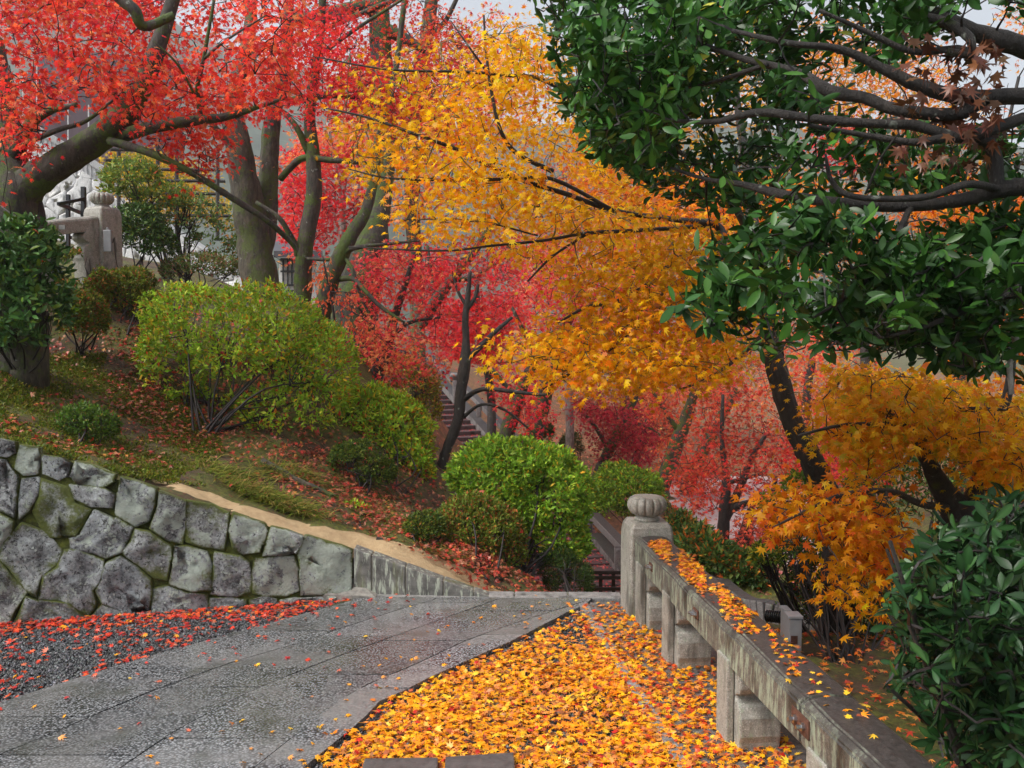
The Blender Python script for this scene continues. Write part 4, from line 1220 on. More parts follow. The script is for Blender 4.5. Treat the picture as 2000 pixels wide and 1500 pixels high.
# stone kerb of the lower path
kb = thing('stone_kerb', None, None, P(1500, 1185, 7.6)); tag(kb, kind='structure')
kpts = spline([P(1395, 1120, 8.6), P(1455, 1166, 7.9), P(1500, 1176, 7.6), P(1560, 1192, 7.5), P(1640, 1205, 7.5)], 4)
for a, b in zip(kpts[:-1], kpts[1:]):
    m = MB(); m.bar(a * .99 + b * .01 - [0, 0, .07], b * .99 + a * .01 - [0, 0, .07], .12, .16); m.build('kerb_stone', M_GRAND, kb, bevel=.01)
# straw wrapped trunk and slanting props
kt, ks = limb([(1487, 1190, 15, 12), (1490, 1130, 15, 11), (1498, 1060, 15, 9), (1506, 1000, 15, 7), (1515, 930, 15, 5)])
sw = thing('wrapped_tree', 'dark tree trunk with a pale straw band on the lower yard', 'tree', ks[0])
kt.build('trunk', M_BARK, sw, True)
m = MB(); c = ks[4:10]; m.tube(c, np.linspace(.13, .125, len(c)), 14, .04); m.build('straw_band', m_plain('straw', (.42, .3, .16), .8, 0, .4, 30, .6), sw, True)
m = MB()
for k in range(36):
    a_ = k / 36 * 6.28; p = ks[4] + np.array([math.cos(a_), math.sin(a_), 0]) * .13; m.tube([p + [0, 0, .05], p + np.array([math.cos(a_) * .05, math.sin(a_) * .05, -.12])], [.016, .004], 3)
m.build('straw_fringe', m_plain('straw_ends', (.5, .36, .2), .8), sw)
crown(sw, [([(1430, 1060), (1480, 980), (1560, 930), (1560, 1020), (1520, 1100), (1470, 1100)], (14, 16), 60, 14)], [(1, .55, .06, .05), (1, .6, .1, .06)], .085, ks, T_STAR, twig=M_TWIG, spread=.3, seed=72)
for (x0, y0, x1, y1) in ((1462, 1165, 1484, 1060), (1508, 1150, 1500, 1060)):
    m = MB(); m.tube([P(x0, y0, 14.6), P(x1, y1, 14.9)], .055, 8)
    tag(m.build('support_post', M_BARKP), 'grey timber prop leaning against the straw banded tree, %s of the pair' % ('left' if x0 < 1480 else 'right'), 'post')

# two dark planks at the lower edge
M_PLANK = m_plain('weathered_dark_plank', (0.085, 0.075, 0.072), .35, 0, .35, 18, .4)
for k, pq in enumerate([[(712, 1480), (856, 1478), (850, 1560), (690, 1562)], [(870, 1477), (1003, 1468), (1012, 1560), (864, 1562)]]):
    t = [G(x, y, .05) for x, y in pq]; m = MB(); m.prism(t[::-1], [v - np.array([0, 0, .06]) for v in t[::-1]])
    tag(m.build('wooden_plank', M_PLANK, bevel=.008), ('dark wet plank at the edge of the yellow leaves, nearer the path', 'dark wet plank at the edge of the yellow leaves, nearer the railing')[k], 'plank')

# ------------------------------------------------------------------ gravel and fallen leaves
def pebbles(name, poly, n, r, z0=-.012, dens=None):
    V = np.array([(1, 0, 0), (0, 1, 0), (-1, 0, 0), (0, -1, 0), (0, 0, .7), (0, 0, -.4)], float)
    F = [[0, 1, 4], [1, 2, 4], [2, 3, 4], [3, 0, 4], [1, 0, 5], [2, 1, 5], [3, 2, 5], [0, 3, 5]]
    gp_ = np.array(poly); x = r.uniform(gp_[:, 0].min(), gp_[:, 0].max(), n * 3); y = r.uniform(gp_[:, 1].min(), gp_[:, 1].max(), n * 3)
    k = inpoly(x, y, poly); x, y = x[k][:n], y[k][:n]
    n = len(x); s = r.uniform(.006, .0125, (n, 1, 1)) * r.uniform(.7, 1.3, (n, 1, 3)); a = r.uniform(0, 6.28, n)
    W = (V[None] + r.normal(0, .18, (n, 6, 3))) * s
    W = np.stack([W[..., 0] * np.cos(a)[:, None] - W[..., 1] * np.sin(a)[:, None], W[..., 0] * np.sin(a)[:, None] + W[..., 1] * np.cos(a)[:, None], W[..., 2]], 2)
    W += np.stack([x, y, np.full(n, z0 + .004) + r.uniform(0, .006, n)], 1)[:, None]
    g = r.choice([.035, .06, .1, .16, .26], n, p=[.27, .36, .25, .1, .02]); c = g[:, None] * np.array([[.95, 1, 1.06]]) * r.uniform(.9, 1.1, (n, 3))
    fl = np.concatenate([np.array(f) for f in F])
    me = mesh_np(name, W.reshape(-1, 3), (np.arange(n)[:, None] * 6 + fl[None]).ravel(), np.full(n * 8, 3), np.repeat(c, 6, 0))
    o = link(name, me, M_PEB, None, True); tag(o, kind='stuff'); return o
rg = np.random.default_rng(21)
leftg = [tuple(G(-260, 1236)[:2]), tuple(G(0, 1213)[:2]), tuple(G(640, 1169)[:2]), tuple(G(690, 1177)[:2])] + [(at_y(LG[0], y) - .01, y) for y in np.linspace(6.3, 4.0, 10)]
pebbles('left_gravel', leftg, 26000, rg)
rightg = [(at_y(LG[4], y) + .01, y) for y in np.linspace(2.6, 6.3, 12)] + [tuple(G(1200, 1186)[:2])] + [tuple((lerp(e0, e1, t) + lside * .06)[:2]) for t in np.linspace(.02, .75, 6)]
pebbles('right_gravel', rightg, 30000, rg)

PAL_Y = [(5, .95, .44, .015), (4, .95, .33, .012), (2, .9, .24, .015), (1, .75, .45, .03), (.5, .6, .12, .02)]
PAL_LIT = [(6, .93, .39, .01), (4, .9, .28, .012), (3.4, .72, .25, .06), (1.8, .9, .5, .04), (1.4, .42, .09, .03), (.6, .55, .03, .02), (.8, .3, .12, .04)]
PAL_RLIT = [(5, .6, .05, .025), (3, .7, .1, .03), (2, .42, .03, .03), (2, .6, .16, .09), (.6, .85, .35, .02)]
def fallen(name, x, y, z, size, pal, nrm=None, tmpl=T_MAPLE7, r=rg, mat=None, kind='stuff', label=None, cat=None, group=None, curl=.35, lift=.012):
    n = len(x); a = r.uniform(0, 6.28, n); size = size * .66
    tip = np.stack([np.cos(a), np.sin(a), r.normal(0, .22, n)], 1)
    nr = np.tile([0, 0, 1.0], (n, 1)) if nrm is None else nrm
    nr = unit(nr + r.normal(0, curl, (n, 3)) * np.array([1, 1, .2]))
    pos = np.stack([x, y, z + r.uniform(.2, 1, n) * lift], 1)
    col, _ = pick(pal, n, .15, r)
    sz = size * r.uniform(.6, 1.15, n)
    pos = pos - unit(tip) * sz[:, None] * .35
    if kind == 'stuff':
        return leaf_cloud(name, tmpl, pos, tip, nr, sz, col, mat or M_WET)
    q = np.argsort(col.sum(1)); ncl = 12; cls = np.zeros(n, int); cls[q] = np.arange(n) * ncl // n
    # two colour orders so that neighbours differ
    ms = leaf_meshes(name, tmpl, [col[cls == i][0] for i in range(ncl)], mat or M_WET)
    obs = leaf_objects(name, ms, cls, pos, tip, nr, sz)
    for o in obs: tag(o, label, cat, group)
    return obs
def in_poly_world(poly, n, r):
    g = np.array(poly); X, Y = [], []
    while sum(map(len, X)) < n:
        x = r.uniform(g[:, 0].min(), g[:, 0].max(), n * 2); y = r.uniform(g[:, 1].min(), g[:, 1].max(), n * 2); k = inpoly(x, y, poly); X.append(x[k]); Y.append(y[k])
    return np.concatenate(X)[:n], np.concatenate(Y)[:n]
lity = [(at_y(LG[4], y) + .0, y) for y in np.linspace(2.6, 6.25, 12)] + [tuple(G(1200, 1188)[:2])] + [tuple((lerp(e0, e1, t) - lside * .03)[:2]) for t in np.linspace(.02, .75, 6)]
x, y = in_poly_world(lity, 22000, rg)
edge = x - at_y(LG[4], y)
prob = np.clip(.16 + 1.1 * np.clip((5.75 - y) / 1.0, 0, 1), 0, 1) * np.clip(.35 + edge / .25, 0, 1) * np.clip(.9 + .5 * wav(np.stack([x, y, 0 * x], 1), 3.5), .15, 1)
k = rg.uniform(0, 1, len(x)) < prob; x, y = x[k], y[k]
tag(fallen('yellow_leaf_litter', x, y, np.full(len(x), -.004), .068, PAL_LIT, lift=.03), kind='stuff')
# plinth leaves
t = rg.uniform(.0, .8, 6500) ; s = rg.uniform(-.16, .5, 6500)
pl_ = np.array([lerp(e0, e1, a) for a in t]) - lside[None] * s[:, None]
k = rg.uniform(0, 1, 6500) < np.clip(.2 + t * 3.6, 0, 1) * np.clip(1.2 - s * 1.2, .2, 1)
tag(fallen('plinth_leaf_litter', pl_[k, 0], pl_[k, 1], np.full(k.sum(), .02), .066, PAL_LIT + [(3, .6, .07, .02)], lift=.014), kind='stuff')
# red litter along the wall
x, y = in_poly_world(leftg, 4600, rg)
wl = np.interp(x, [WFL[0], WF0[0], WF1[0], WF2[0]], [WFL[1], WF0[1], WF1[1], WF2[1]]) - y
k = rg.uniform(0, 1, len(x)) < np.clip(.85 * np.exp(-((wl - .05) / .24) ** 2) + .17 + .12 * wav(np.stack([x, y, 0 * x], 1), 5), 0, 1); x, y, wl = x[k], y[k], wl[k]
x, y = x[wl > .06], y[wl > .06]
tag(fallen('red_leaf_litter', x, y, np.full(len(x), -.002), .066, PAL_RLIT, lift=.02), kind='stuff')
# single leaves on the wet slabs
sx, sy = in_poly_world([(at_y(LG[0], y), y) for y in np.linspace(2.9, 6.4, 10)] + [(at_y(LG[4], y), y) for y in np.linspace(6.4, 2.9, 10)], 900, rg)
px_, py_, _ = proj(np.stack([sx, sy, 0 * sx], 1))
k = (px_ > -20) & (py_ < 1505); sx, sy = sx[k], sy[k]
u = (sx - at_y(LG[0], sy)) / (at_y(LG[4], sy) - at_y(LG[0], sy))
w = np.clip(.25 + .9 * np.exp(-((u) / .25) ** 2) * (sy > 5) + .8 * np.exp(-((1 - u) / .2) ** 2), 0, 1)
k = rg.uniform(0, 1, len(sx)) < w; sx, sy, u = sx[k], sy[k], u[k]
isr = rg.uniform(0, 1, len(sx)) > np.clip(u * 1.5 - .15, .06, .95)
n1 = min(75, isr.sum()); n2 = min(85, (~isr).sum())
fallen('fallen_leaf', sx[isr][:n1], sy[isr][:n1], np.full(n1, .026), .058, PAL_RLIT[:4], kind='thing', label='red maple leaf lying on the wet grey slabs of the path', cat='fallen leaf', group='red leaves on the slabs', lift=.008)
fallen('fallen_leaf', sx[~isr][:n2], sy[~isr][:n2], np.full(n2, .026), .056, PAL_LIT[:4], kind='thing', label='yellow or orange maple leaf lying on the wet grey slabs of the path', cat='fallen leaf', group='yellow leaves on the slabs', lift=.008)
# leaves along the rail top
nr_ = 520
t = rg.uniform(.12, 3.2, nr_) ; s = rg.normal(.015, .045, nr_)
cl = np.sin(t * 5.1) + np.sin(t * 11.3 + 1) > -1.1
k = (np.abs(s) < .092) & cl & (rg.uniform(0, 1, nr_) < np.clip(1.25 - .42 * np.clip(t - 1.2, 0, 9), .02, 1)); t, s = t[k][:140], s[k][:140]
rp = POST + RAX * (W2 + t)[:, None] - lside[None] * s[:, None]
fallen('fallen_leaf', rp[:, 0], rp[:, 1], RZ - .004 - .06 * np.abs(s), .06, PAL_LIT, kind='thing', label='orange or yellow maple leaf lying on top of the near stone railing', cat='fallen leaf', group='leaves on top of the railing', lift=.016, curl=.3)
# dense pile on the rail near the post: too matted to pick apart
t = np.abs(rg.normal(0, .95, 1700)) + .15; s = rg.normal(-.005, .045, 1700); k = (np.abs(s) < .09) & (t < 2.6) & (np.sin(t * 9 + s * 30) > -.5); t, s = t[k], s[k]
rp = POST + RAX * (W2 + t)[:, None] - lside[None] * s[:, None]
tag(fallen('matted_rail_leaves', rp[:, 0], rp[:, 1], RZ - .004 - .06 * np.abs(s), .055, PAL_LIT + [(3, .6, .08, .04)], lift=.015, curl=.3), kind='stuff')

# leaves and grass on the bank
def on_bank(poly, n, r):
    x, y = sample_poly(poly, n, r); h = hit(x, y, 5.5, 45); h = h[~np.isnan(h[:, 0])]
    return h
def slope_n(h):
    e = .08; a = ground(h[:, 0] + e, h[:, 1]) - ground(h[:, 0] - e, h[:, 1]); b = ground(h[:, 0], h[:, 1] + e) - ground(h[:, 0], h[:, 1] - e)
    return unit(np.stack([-a / (2 * e), -b / (2 * e), np.ones(len(h))], 1))
BANK = [(0, 700), (130, 660), (300, 640), (330, 860), (480, 880), (640, 890), (720, 960), (860, 1000), (1000, 1120), (1160, 1180), (960, 1165), (860, 1110), (700, 1040), (560, 1000), (420, 950), (250, 915), (120, 885), (0, 850)]
h = on_bank(BANK, 9000, rg)
pxx, pyy, _ = proj(h)
pr = .75 * np.clip(.18 + .8 * np.exp(-((pxx - 300) / 120) ** 2 - ((pyy - 730) / 110) ** 2) + .5 * (pxx > 560) + .5 * wav(h, 2.2), 0.03, 1)
h = h[rg.uniform(0, 1, len(h)) < pr]
PAL_BANK = [(3, .42, .045, .03), (2, .55, .1, .05), (4, .42, .16, .09), (3, .22, .05, .03), (1, .5, .22, .05)]
tag(fallen('bank_leaf_litter', h[:, 0], h[:, 1], h[:, 2] + .02, .07, PAL_BANK, slope_n(h), lift=.03, curl=.5, tmpl=T_MAPLE5), kind='stuff')
h = on_bank([(140, 600), (900, 640), (1180, 880), (1180, 1180), (860, 1100), (500, 980), (140, 760)], 12000, rg)
h = h[rg.uniform(0, 1, len(h)) < np.clip(.3 + .6 * wav(h, 1.0), .03, 1)]
tag(fallen('slope_leaf_litter', h[:, 0], h[:, 1], h[:, 2] + .02, .075, PAL_BANK, slope_n(h), lift=.03, curl=.5, tmpl=T_STAR), kind='stuff')
h = on_bank([(1270, 940), (1660, 940), (1640, 1130), (1540, 1200), (1400, 1100)], 1900, rg)
tag(fallen('yard_leaf_litter', h[:, 0], h[:, 1], h[:, 2] + .015, .06, [(3, .6, .16, .15), (3, .6, .25, .22), (1, .5, .05, .05)], None, lift=.01, tmpl=T_STAR), kind='stuff')
h = on_bank([(1030, 760), (1320, 800), (1320, 960), (1150, 1010)], 5000, rg)
tag(fallen('valley_leaf_litter', h[:, 0], h[:, 1], h[:, 2] + .02, .11, [(3, .55, .14, .05), (3, .45, .07, .04), (2, .6, .22, .08)], None, lift=.03, tmpl=T_STAR), kind='stuff')
# behind the near rail
x = rg.uniform(1.35, 3.6, 3000); y = rg.uniform(2.6, 7.5, 3000); z = ground(x, y)
tag(fallen('verge_leaf_litter', x, y, z + .02, .07, [(3, .75, .2, .02), (3, .5, .06, .03), (2, .6, .26, .06)], None, lift=.03, tmpl=T_MAPLE5), kind='stuff')
# leaves on the steps
for fl_, n in ((st1, 3500), (st2, 6500)):
    root, run, left, rise, tr_ = fl_; a = OFF[root.name]
    k = rg.integers(-5, 19, n); u = rg.uniform(.02, .95, n); v = rg.uniform(.05, 3.1, n)
    p = a + run * ((k + u) * tr_)[:, None] + left * v[:, None]
    tag(fallen('step_leaf_litter', p[:, 0], p[:, 1], a[2] + rise * k + .012, .085, [(3, .6, .06, .06), (2, .6, .14, .13), (1, .5, .05, .03)], None, lift=.01, tmpl=T_STAR), kind='stuff')

def grass(name, poly, n, r, hgt=.16, pal=None, world=None):
    h = on_bank(poly, n, r)
    k = r.uniform(0, 1, len(h)) < np.clip((.8 if hgt < .05 else .45) + .9 * wav(h, 3.2, 3), 0.02, 1); h = h[k]; n = len(h)
    col, _ = pick(pal or [(4, .12, .18, .02), (3, .2, .21, .03), (2, .36, .27, .08)], n, .2, r)
    V = np.array([(-.022, 0, 0), (.022, 0, 0), (.018, .55, -.08), (-.018, .55, -.08), (0, .95, -.42)], float)
    tm = (V, [[0, 1, 2, 3], [3, 2, 4]], np.array([.8, .8, 1, 1, 1.15]))
    a = r.uniform(0, 6.28, n); up = unit(np.stack([np.cos(a) * 1.2 + .25, np.sin(a) * 1.2 - .15, np.ones(n) * r.uniform(.3, 1.3, n)], 1)); nr = np.stack([np.cos(a), np.sin(a), .0 * a], 1)
    o = leaf_cloud(name, tm, h, up, -nr, hgt * r.uniform(.5, 1.2, n), col, M_AZ); return tag(o, kind='stuff')
grass('grass_tufts', [(370, 880), (480, 890), (600, 930), (660, 990), (700, 1010), (640, 1020), (560, 1000), (440, 955), (380, 930)], 9000, rg, .17)
grass('slope_grass', [(150, 640), (290, 640), (330, 780), (420, 860), (330, 930), (180, 900), (60, 870), (40, 800), (120, 760)], 5000, rg, .09)
h = on_bank([(-40, 720), (140, 690), (330, 700), (440, 880), (400, 955), (330, 945), (230, 926), (120, 892), (-40, 850)], 60000, rg); h = h[rg.uniform(0, 1, len(h)) < np.clip(.7 + .8 * wav(h, 2.6, 3), .12, 1)]
c_, _ = pick([(4, .085, .13, .01), (3, .15, .19, .015), (2, .2, .15, .025), (1, .28, .28, .04)], len(h), .25, rg)
leaf_cloud('moss_tufts', T_AZ, h + rg.uniform(0, .012, (len(h), 1)) * np.array([[0, 0, 1.0]]), rg.normal(0, .8, (len(h), 3)) + [0, -.2, .35], rg.normal(0, .5, (len(h), 3)) + [0, 0, 1], .032 * rg.uniform(.5, 1.3, len(h)), c_, M_AZ)
grass('sparse_grass', [(560, 880), (760, 980), (900, 1050), (950, 1110), (860, 1090), (700, 1030), (600, 990)], 4000, rg, .11)
h = on_bank([(1300, 985), (1350, 1025), (1420, 1090), (1480, 1110), (1500, 1160), (1430, 1140), (1300, 1080)], 9000, rg); c_, _ = pick([(3, .07, .13, .03), (1, .16, .2, .04), (.5, .5, .2, .03), (.4, .55, .12, .03)], len(h), .25, rg)
tag(leaf_cloud('ground_cover', T_AZ, h + rg.uniform(0, .14, (len(h), 1)) * np.array([[0, 0, 1.0]]), rg.normal(0, .7, (len(h), 3)) + [0, -.2, .5], rg.normal(0, .5, (len(h), 3)) + [0, 0, 1], .09 * rg.uniform(.5, 1.2, len(h)), c_, M_AZ), kind='stuff')
# fallen grey branch on the bank
h = hit([512, 545, 580, 620, 655], [908, 925, 945, 962, 978]); h[:, 2] += .03
m = MB(); m.tube(spline(h, 4), np.linspace(.034, .022, 17), 8, .12); tag(m.build('fallen_branch', M_BARKG, None, True), 'bare grey branch lying on the leafy bank above the wall', 'branch')
h = hit([735, 760, 790, 805], [1055, 1062, 1072, 1070]); h[:, 2] += .015
m = MB(); m.tube(spline(h, 4), np.linspace(.016, .01, 13), 6, .1); tag(m.build('bare_root', M_BARK, None, True), 'dark exposed root on the sandy edge above the wedge wall', 'root')

# ------------------------------------------------------------------ shrubs
AZ_Y = [(5, .24, .42, .03), (4, .36, .55, .04), (3, .45, .54, .05), (1.2, .75, .48, .03), (.5, .65, .2, .04), (.25, .6, .08, .03)]
AZ_G = [(5, .16, .31, .025), (4, .25, .43, .035), (2, .42, .55, .05), (.6, .65, .38, .03)]
AZ_R = [(4, .13, .19, .025), (3, .2, .26, .035), (1.2, .38, .17, .04), (.6, .5, .14, .05)]
AZ_D = [(4, .04, .085, .016), (3, .07, .13, .025), (.5, .2, .2, .03)]
def shrub(label, blobs, D, base, pal, n, leaf=.04, per=6, seed=1, cat='shrub', group=None, dz=1.0, stems=9, name='azalea_shrub', tmpl=T_AZ, under=.28, lump=.09, mat=None, n_ind=0, red=0, stemr=.012):
    """blobs: (px, py, rx px, ry px[, depth shift]); a clipped shrub: leaf tufts on lumpy domes, bare stems below"""
    r = np.random.default_rng(seed)
    bp_ = hit([base[0]], [base[1]], 5.0, 60)[0]
    if np.isnan(bp_[0]) or abs(bp_[1] - D) > 1.5:
        bp_ = P(base[0], base[1], D)
    bp_[2] = min(bp_[2], ground(bp_[0], bp_[1])[0])
    root = thing(name, label, cat, bp_, group)
    C, R = [], []
    for b in blobs:
        d = D + (b[4] if len(b) > 4 else 0)
        C.append(P(b[0], b[1], d)); R.append(np.array([b[2], .5 * (b[2] + b[3]) * dz, b[3]]) * d / FOC)
    C = np.array(C); R = np.array(R)
    vol = np.prod(R, 1) ** (2 / 3); cnt = np.maximum((n * 1.25 / per * vol / vol.sum()).astype(int), 20)
    pos, out = [], []
    for c, s, k in zip(C, R, cnt):
        u = unit(r.normal(size=(int(k * 1.5), 3)))
        u = u[(u[:, 2] > -under - .25 * r.uniform(0, 1, len(u)))]
        q = c + u * s * (np.where(r.uniform(0, 1, len(u)) < .74, r.uniform(.93, 1.03, len(u)), r.uniform(.6, .95, len(u))) * (1 + lump * wav(c + u * s, 2.2 / s.mean() ** .5, seed % 5) + .05 * wav(c + u * s, 9)))[:, None]
        ins = (wav(q, 4.2 / (D / 9) ** .7, seed % 6) > .92) | (wav(q, 9.0, seed % 4) > 1.15)
        for c2, s2 in zip(C, R):
            if c2 is c or np.allclose(c2, c): continue
            ins |= np.sum(((q - c2) / s2) ** 2, 1) < .72
        pos.append(q[~ins]); out.append(unit(u / s)[~ins])
    pos = np.vstack(pos); out = np.vstack(out)
    cc = np.repeat(pos, per, 0); o_ = np.repeat(unit(out + np.array([0, 0, .5]) + r.normal(0, .25, out.shape)), per, 0); m_ = len(cc)
    tip = unit(o_ * r.uniform(.2, 1.0, (m_, 1)) + r.normal(0, .6, (m_, 3)))
    nr = unit(o_ + r.normal(0, .5, (m_, 3)))
    col, _ = pick(pal, m_, .2, r)
    tuft = np.repeat(np.exp(r.normal(0, .18, len(pos))), per)
    col = np.clip(col * tuft[:, None], .003, .9)
    P_ = cc + r.normal(0, leaf * .25, (m_, 3)); S_ = leaf * r.uniform(.6, 1.2, m_)
    keep = np.ones(m_, bool)
    if n_ind:
        px, py, d = proj(P_); ok = (px > 3) & (px < 1997) & (py > 3) & (py < 1497)
        best = np.argsort(-np.where(ok, S_ / d, 0))[:n_ind]; keep[best] = False
        cs = col[best]; qd = np.argsort(cs.sum(1)); cls = np.zeros(len(best), int); cls[qd] = np.arange(len(best)) * 8 // len(best)
        leaf_objects('leaf', leaf_meshes('leaf', tmpl, [cs[cls == i][0] for i in range(8)], mat or M_AZ), cls, P_[best], tip[best], nr[best], S_[best], root)
    leaf_cloud('foliage', tmpl, P_[keep], tip[keep], nr[keep], S_[keep], col[keep], mat or M_AZ, root)
    m = MB()
    for k in range(stems):
        i = r.integers(len(C)); u = unit(r.normal(size=3) * np.array([1, 1, .5]) + np.array([0, 0, .4]))
        e = C[i] + u * R[i] * .82; mid = bp_ * .45 + e * .55 + r.normal(0, .22 * R[i].min(), 3) + np.array([0, 0, -.02])
        b0 = bp_ + np.array([r.normal(0, .05), r.normal(0, .05), -.05])
        m.tube(spline([b0, b0 * .7 + mid * .3 + r.normal(0, .02, 3), mid, e], 3), np.linspace(stemr, stemr * .35, 10), 5, .1, False)
        for _ in range(5):
            e2 = C[i] + unit(u + r.normal(0, .5, 3)) * R[i] * .9; m.tube([mid * .6 + e * .4, (mid + e2) / 2 + r.normal(0, .03, 3), e2], [stemr * .5, stemr * .35, stemr * .15], 3, 0, False)
    m.build('stems', M_TWIG, root, True)
    if red:
        i = r.choice(len(pos), red); pc, _ = pick(PAL_RLIT[:4], red, .15, r)
        leaf_cloud('caught_leaves', T_MAPLE5, pos[i] + out[i] * .015, r.normal(size=(red, 3)), out[i] + r.normal(0, .3, (red, 3)), .06 * r.uniform(.7, 1.1, red), pc, M_WET, root)
    return root

shrub('largest rounded azalea shrub, yellow green with bare dark stems showing below', [(400, 655, 112, 95), (490, 680, 140, 120, -.1), (600, 740, 92, 115, .1), (340, 700, 60, 90, -.2), (560, 800, 90, 70, -.2), (440, 780, 100, 60, .1), (500, 850, 70, 42, -.2), (365, 770, 48, 60, -.1)], 9.3, (400, 850), AZ_Y, 26000, .062, 6, 1, stems=26, red=70, stemr=.016)
shrub('bright azalea shrub downhill of the largest one, beside the slender maple trunk', [(710, 840, 75, 80), (752, 860, 84, 92, .1), (778, 910, 64, 58, -.2)], 9.9, (770, 965), AZ_Y, 16000, .06, 6, 2, stems=14, red=14)
shrub('small round dark green shrub tucked under the bright azalea', [(705, 900, 54, 42), (735, 925, 40, 34)], 8.7, (700, 955), AZ_R[:2] + AZ_D, 9000, .03, 6, 3, stems=8, red=6)
shrub('pale yellow green shrub on the slope left of the upper stairs', [(735, 720, 55, 38), (800, 745, 50, 45), (830, 800, 30, 45)], 14, (780, 830), [(3, .3, .3, .03), (2, .2, .22, .03), (1, .5, .3, .04), (1, .4, .12, .06)], 8000, .06, 5, 4, stems=6)
shrub('tall azalea shrub right of the slender maple, arching over the crest', [(985, 932, 100, 78), (1064, 985, 88, 108), (985, 1005, 100, 70, -.1), (1080, 1060, 66, 60, -.2)], 8.7, (1010, 1115), AZ_G, 26000, .06, 6, 5, stems=24, red=26, stemr=.018)
shrub('rusty green low shrub in front of the tall azalea', [(915, 1025, 58, 58), (965, 1045, 60, 55), (985, 1080, 45, 40)], 7.9, (950, 1115), AZ_R, 13000, .038, 6, 6, stems=10, red=16)
shrub('small ball shaped shrub at the sandy edge above the wedge wall', [(830, 1032, 40, 34)], 7.6, (832, 1070), AZ_R[:3] + AZ_D, 4200, .03, 6, 7, stems=6, red=6)
shrub('low straggly shrub on the bank near the fallen branch', [(685, 1003, 42, 24)], 7.9, (690, 1030), AZ_Y, 1300, .035, 5, 8, stems=6, red=4)
shrub('dark feathery conifer shrub at the crest beneath the tall azalea', [(1112, 1135, 48, 46), (1090, 1105, 40, 40)], 8.2, (1120, 1190), AZ_D, 11000, .03, 6, 9, stems=6, tmpl=T_NEEDLE, name='conifer_shrub')
shrub('clipped yellow green dome shrub behind the melon finial', [(1228, 958, 68, 52), (1200, 985, 40, 45), (1250, 990, 44, 40)], 19.6, (1240, 1045), AZ_G, 12000, .095, 6, 10, stems=10, red=6)
shrub('small isolated green shrub on the moss just above the rubble wall', [(172, 828, 55, 40), (190, 850, 40, 28)], 7.3, (172, 875), AZ_D[1:] + [(4, .1, .19, .02)], 4000, .034, 6, 11, stems=7, red=9)
shrub('rust tinted rounded shrub beside the broadleaf evergreen on the bank', [(162, 620, 42, 55)], 9.0, (165, 690), AZ_R, 10000, .044, 6, 12, stems=8, red=10)
shrub('reddish green shrub directly below the left stone railing', [(160, 535, 42, 44), (190, 555, 25, 34)], 9.8, (170, 580), AZ_R, 10000, .044, 6, 13, stems=6, red=8)
shrub('brownish green shrub between the left stone post and the largest azalea', [(255, 575, 52, 52), (290, 600, 36, 50)], 10.2, (250, 645), AZ_R + [(3, .16, .19, .02)], 12000, .044, 6, 14, stems=10, red=14)
shrub('dark green shrub behind the left stone post', [(270, 455, 52, 55), (310, 480, 34, 40)], 12.5, (270, 525), AZ_D, 7000, .055, 5, 15, stems=8, tmpl=T_BROAD, mat=M_GLOSS)
shrub('loose light green shrub on thin dark stems before the pale terrace wall', [(380, 430, 60, 32), (350, 400, 45, 25), (410, 470, 50, 35), (430, 500, 40, 30)], 13.4, (366, 550), [(3, .16, .24, .06), (2, .1, .17, .04), (.6, .5, .2, .05)], 3000, .07, 5, 16, stems=7, lump=.3, stemr=.02)
shrub('green shrub with upright sprays beside the bamboo trellis', [(265, 345, 62, 28), (240, 370, 40, 25), (300, 385, 50, 25)], 13.0, (330, 545), [(3, .14, .22, .04), (2, .25, .3, .04), (.5, .5, .3, .03)], 2300, .075, 5, 17, stems=6, lump=.3, stemr=.018)
shrub('low grey green shrub at the foot of the thick grey trunk', [(400, 525, 75, 28), (350, 530, 40, 25)], 12.6, (400, 558), [(3, .12, .18, .05), (1, .25, .2, .06), (.5, .4, .15, .1)], 4200, .05, 5, 18, stems=8, lump=.2)
shrub('mid green bushy shrub behind the near railing, under the orange maple sprays', [(1590, 1080, 75, 75, .3), (1640, 1160, 95, 95), (1590, 1170, 55, 60), (1690, 1240, 70, 90, -.2), (1540, 1095, 40, 40)], 6.5, (1650, 1310), [(4, .045, .085, .018), (3, .08, .14, .025), (.6, .3, .25, .02), (.3, .5, .12, .03)], 15000, .036, 6, 19, stems=34, under=.2, lump=.2, red=30, stemr=.01)
shrub('light green sprig of shrub showing left of the orange maple sprays', [(1560, 960, 32, 38), (1520, 990, 30, 25), (1490, 1090, 25, 22)], 6.2, (1560, 1200), [(3, .12, .22, .03), (1, .4, .36, .03)], 1500, .045, 5, 20, stems=8, lump=.3)
shrub('dim green shrub behind the dark forked maple trunk at right', [(1780, 960, 120, 70), (1900, 940, 120, 80), (1700, 1000, 70, 60)], 7.6, (1800, 1150), [(4, .05, .08, .018), (2, .1, .16, .025), (.5, .4, .15, .03)], 9000, .045, 6, 22, stems=14, red=20)
shrub('small dark conifer ball left of the pale straight trunk in the valley', [(1063, 850, 17, 26)], 22, (1063, 880), AZ_D, 3000, .07, 5, 23, stems=3, tmpl=T_NEEDLE, name='conifer_shrub')
shrub('small dark conifer ball right of the pale straight trunk in the valley', [(1118, 872, 22, 26)], 22, (1120, 905), AZ_D, 3000, .07, 5, 24, stems=3, tmpl=T_NEEDLE, name='conifer_shrub')
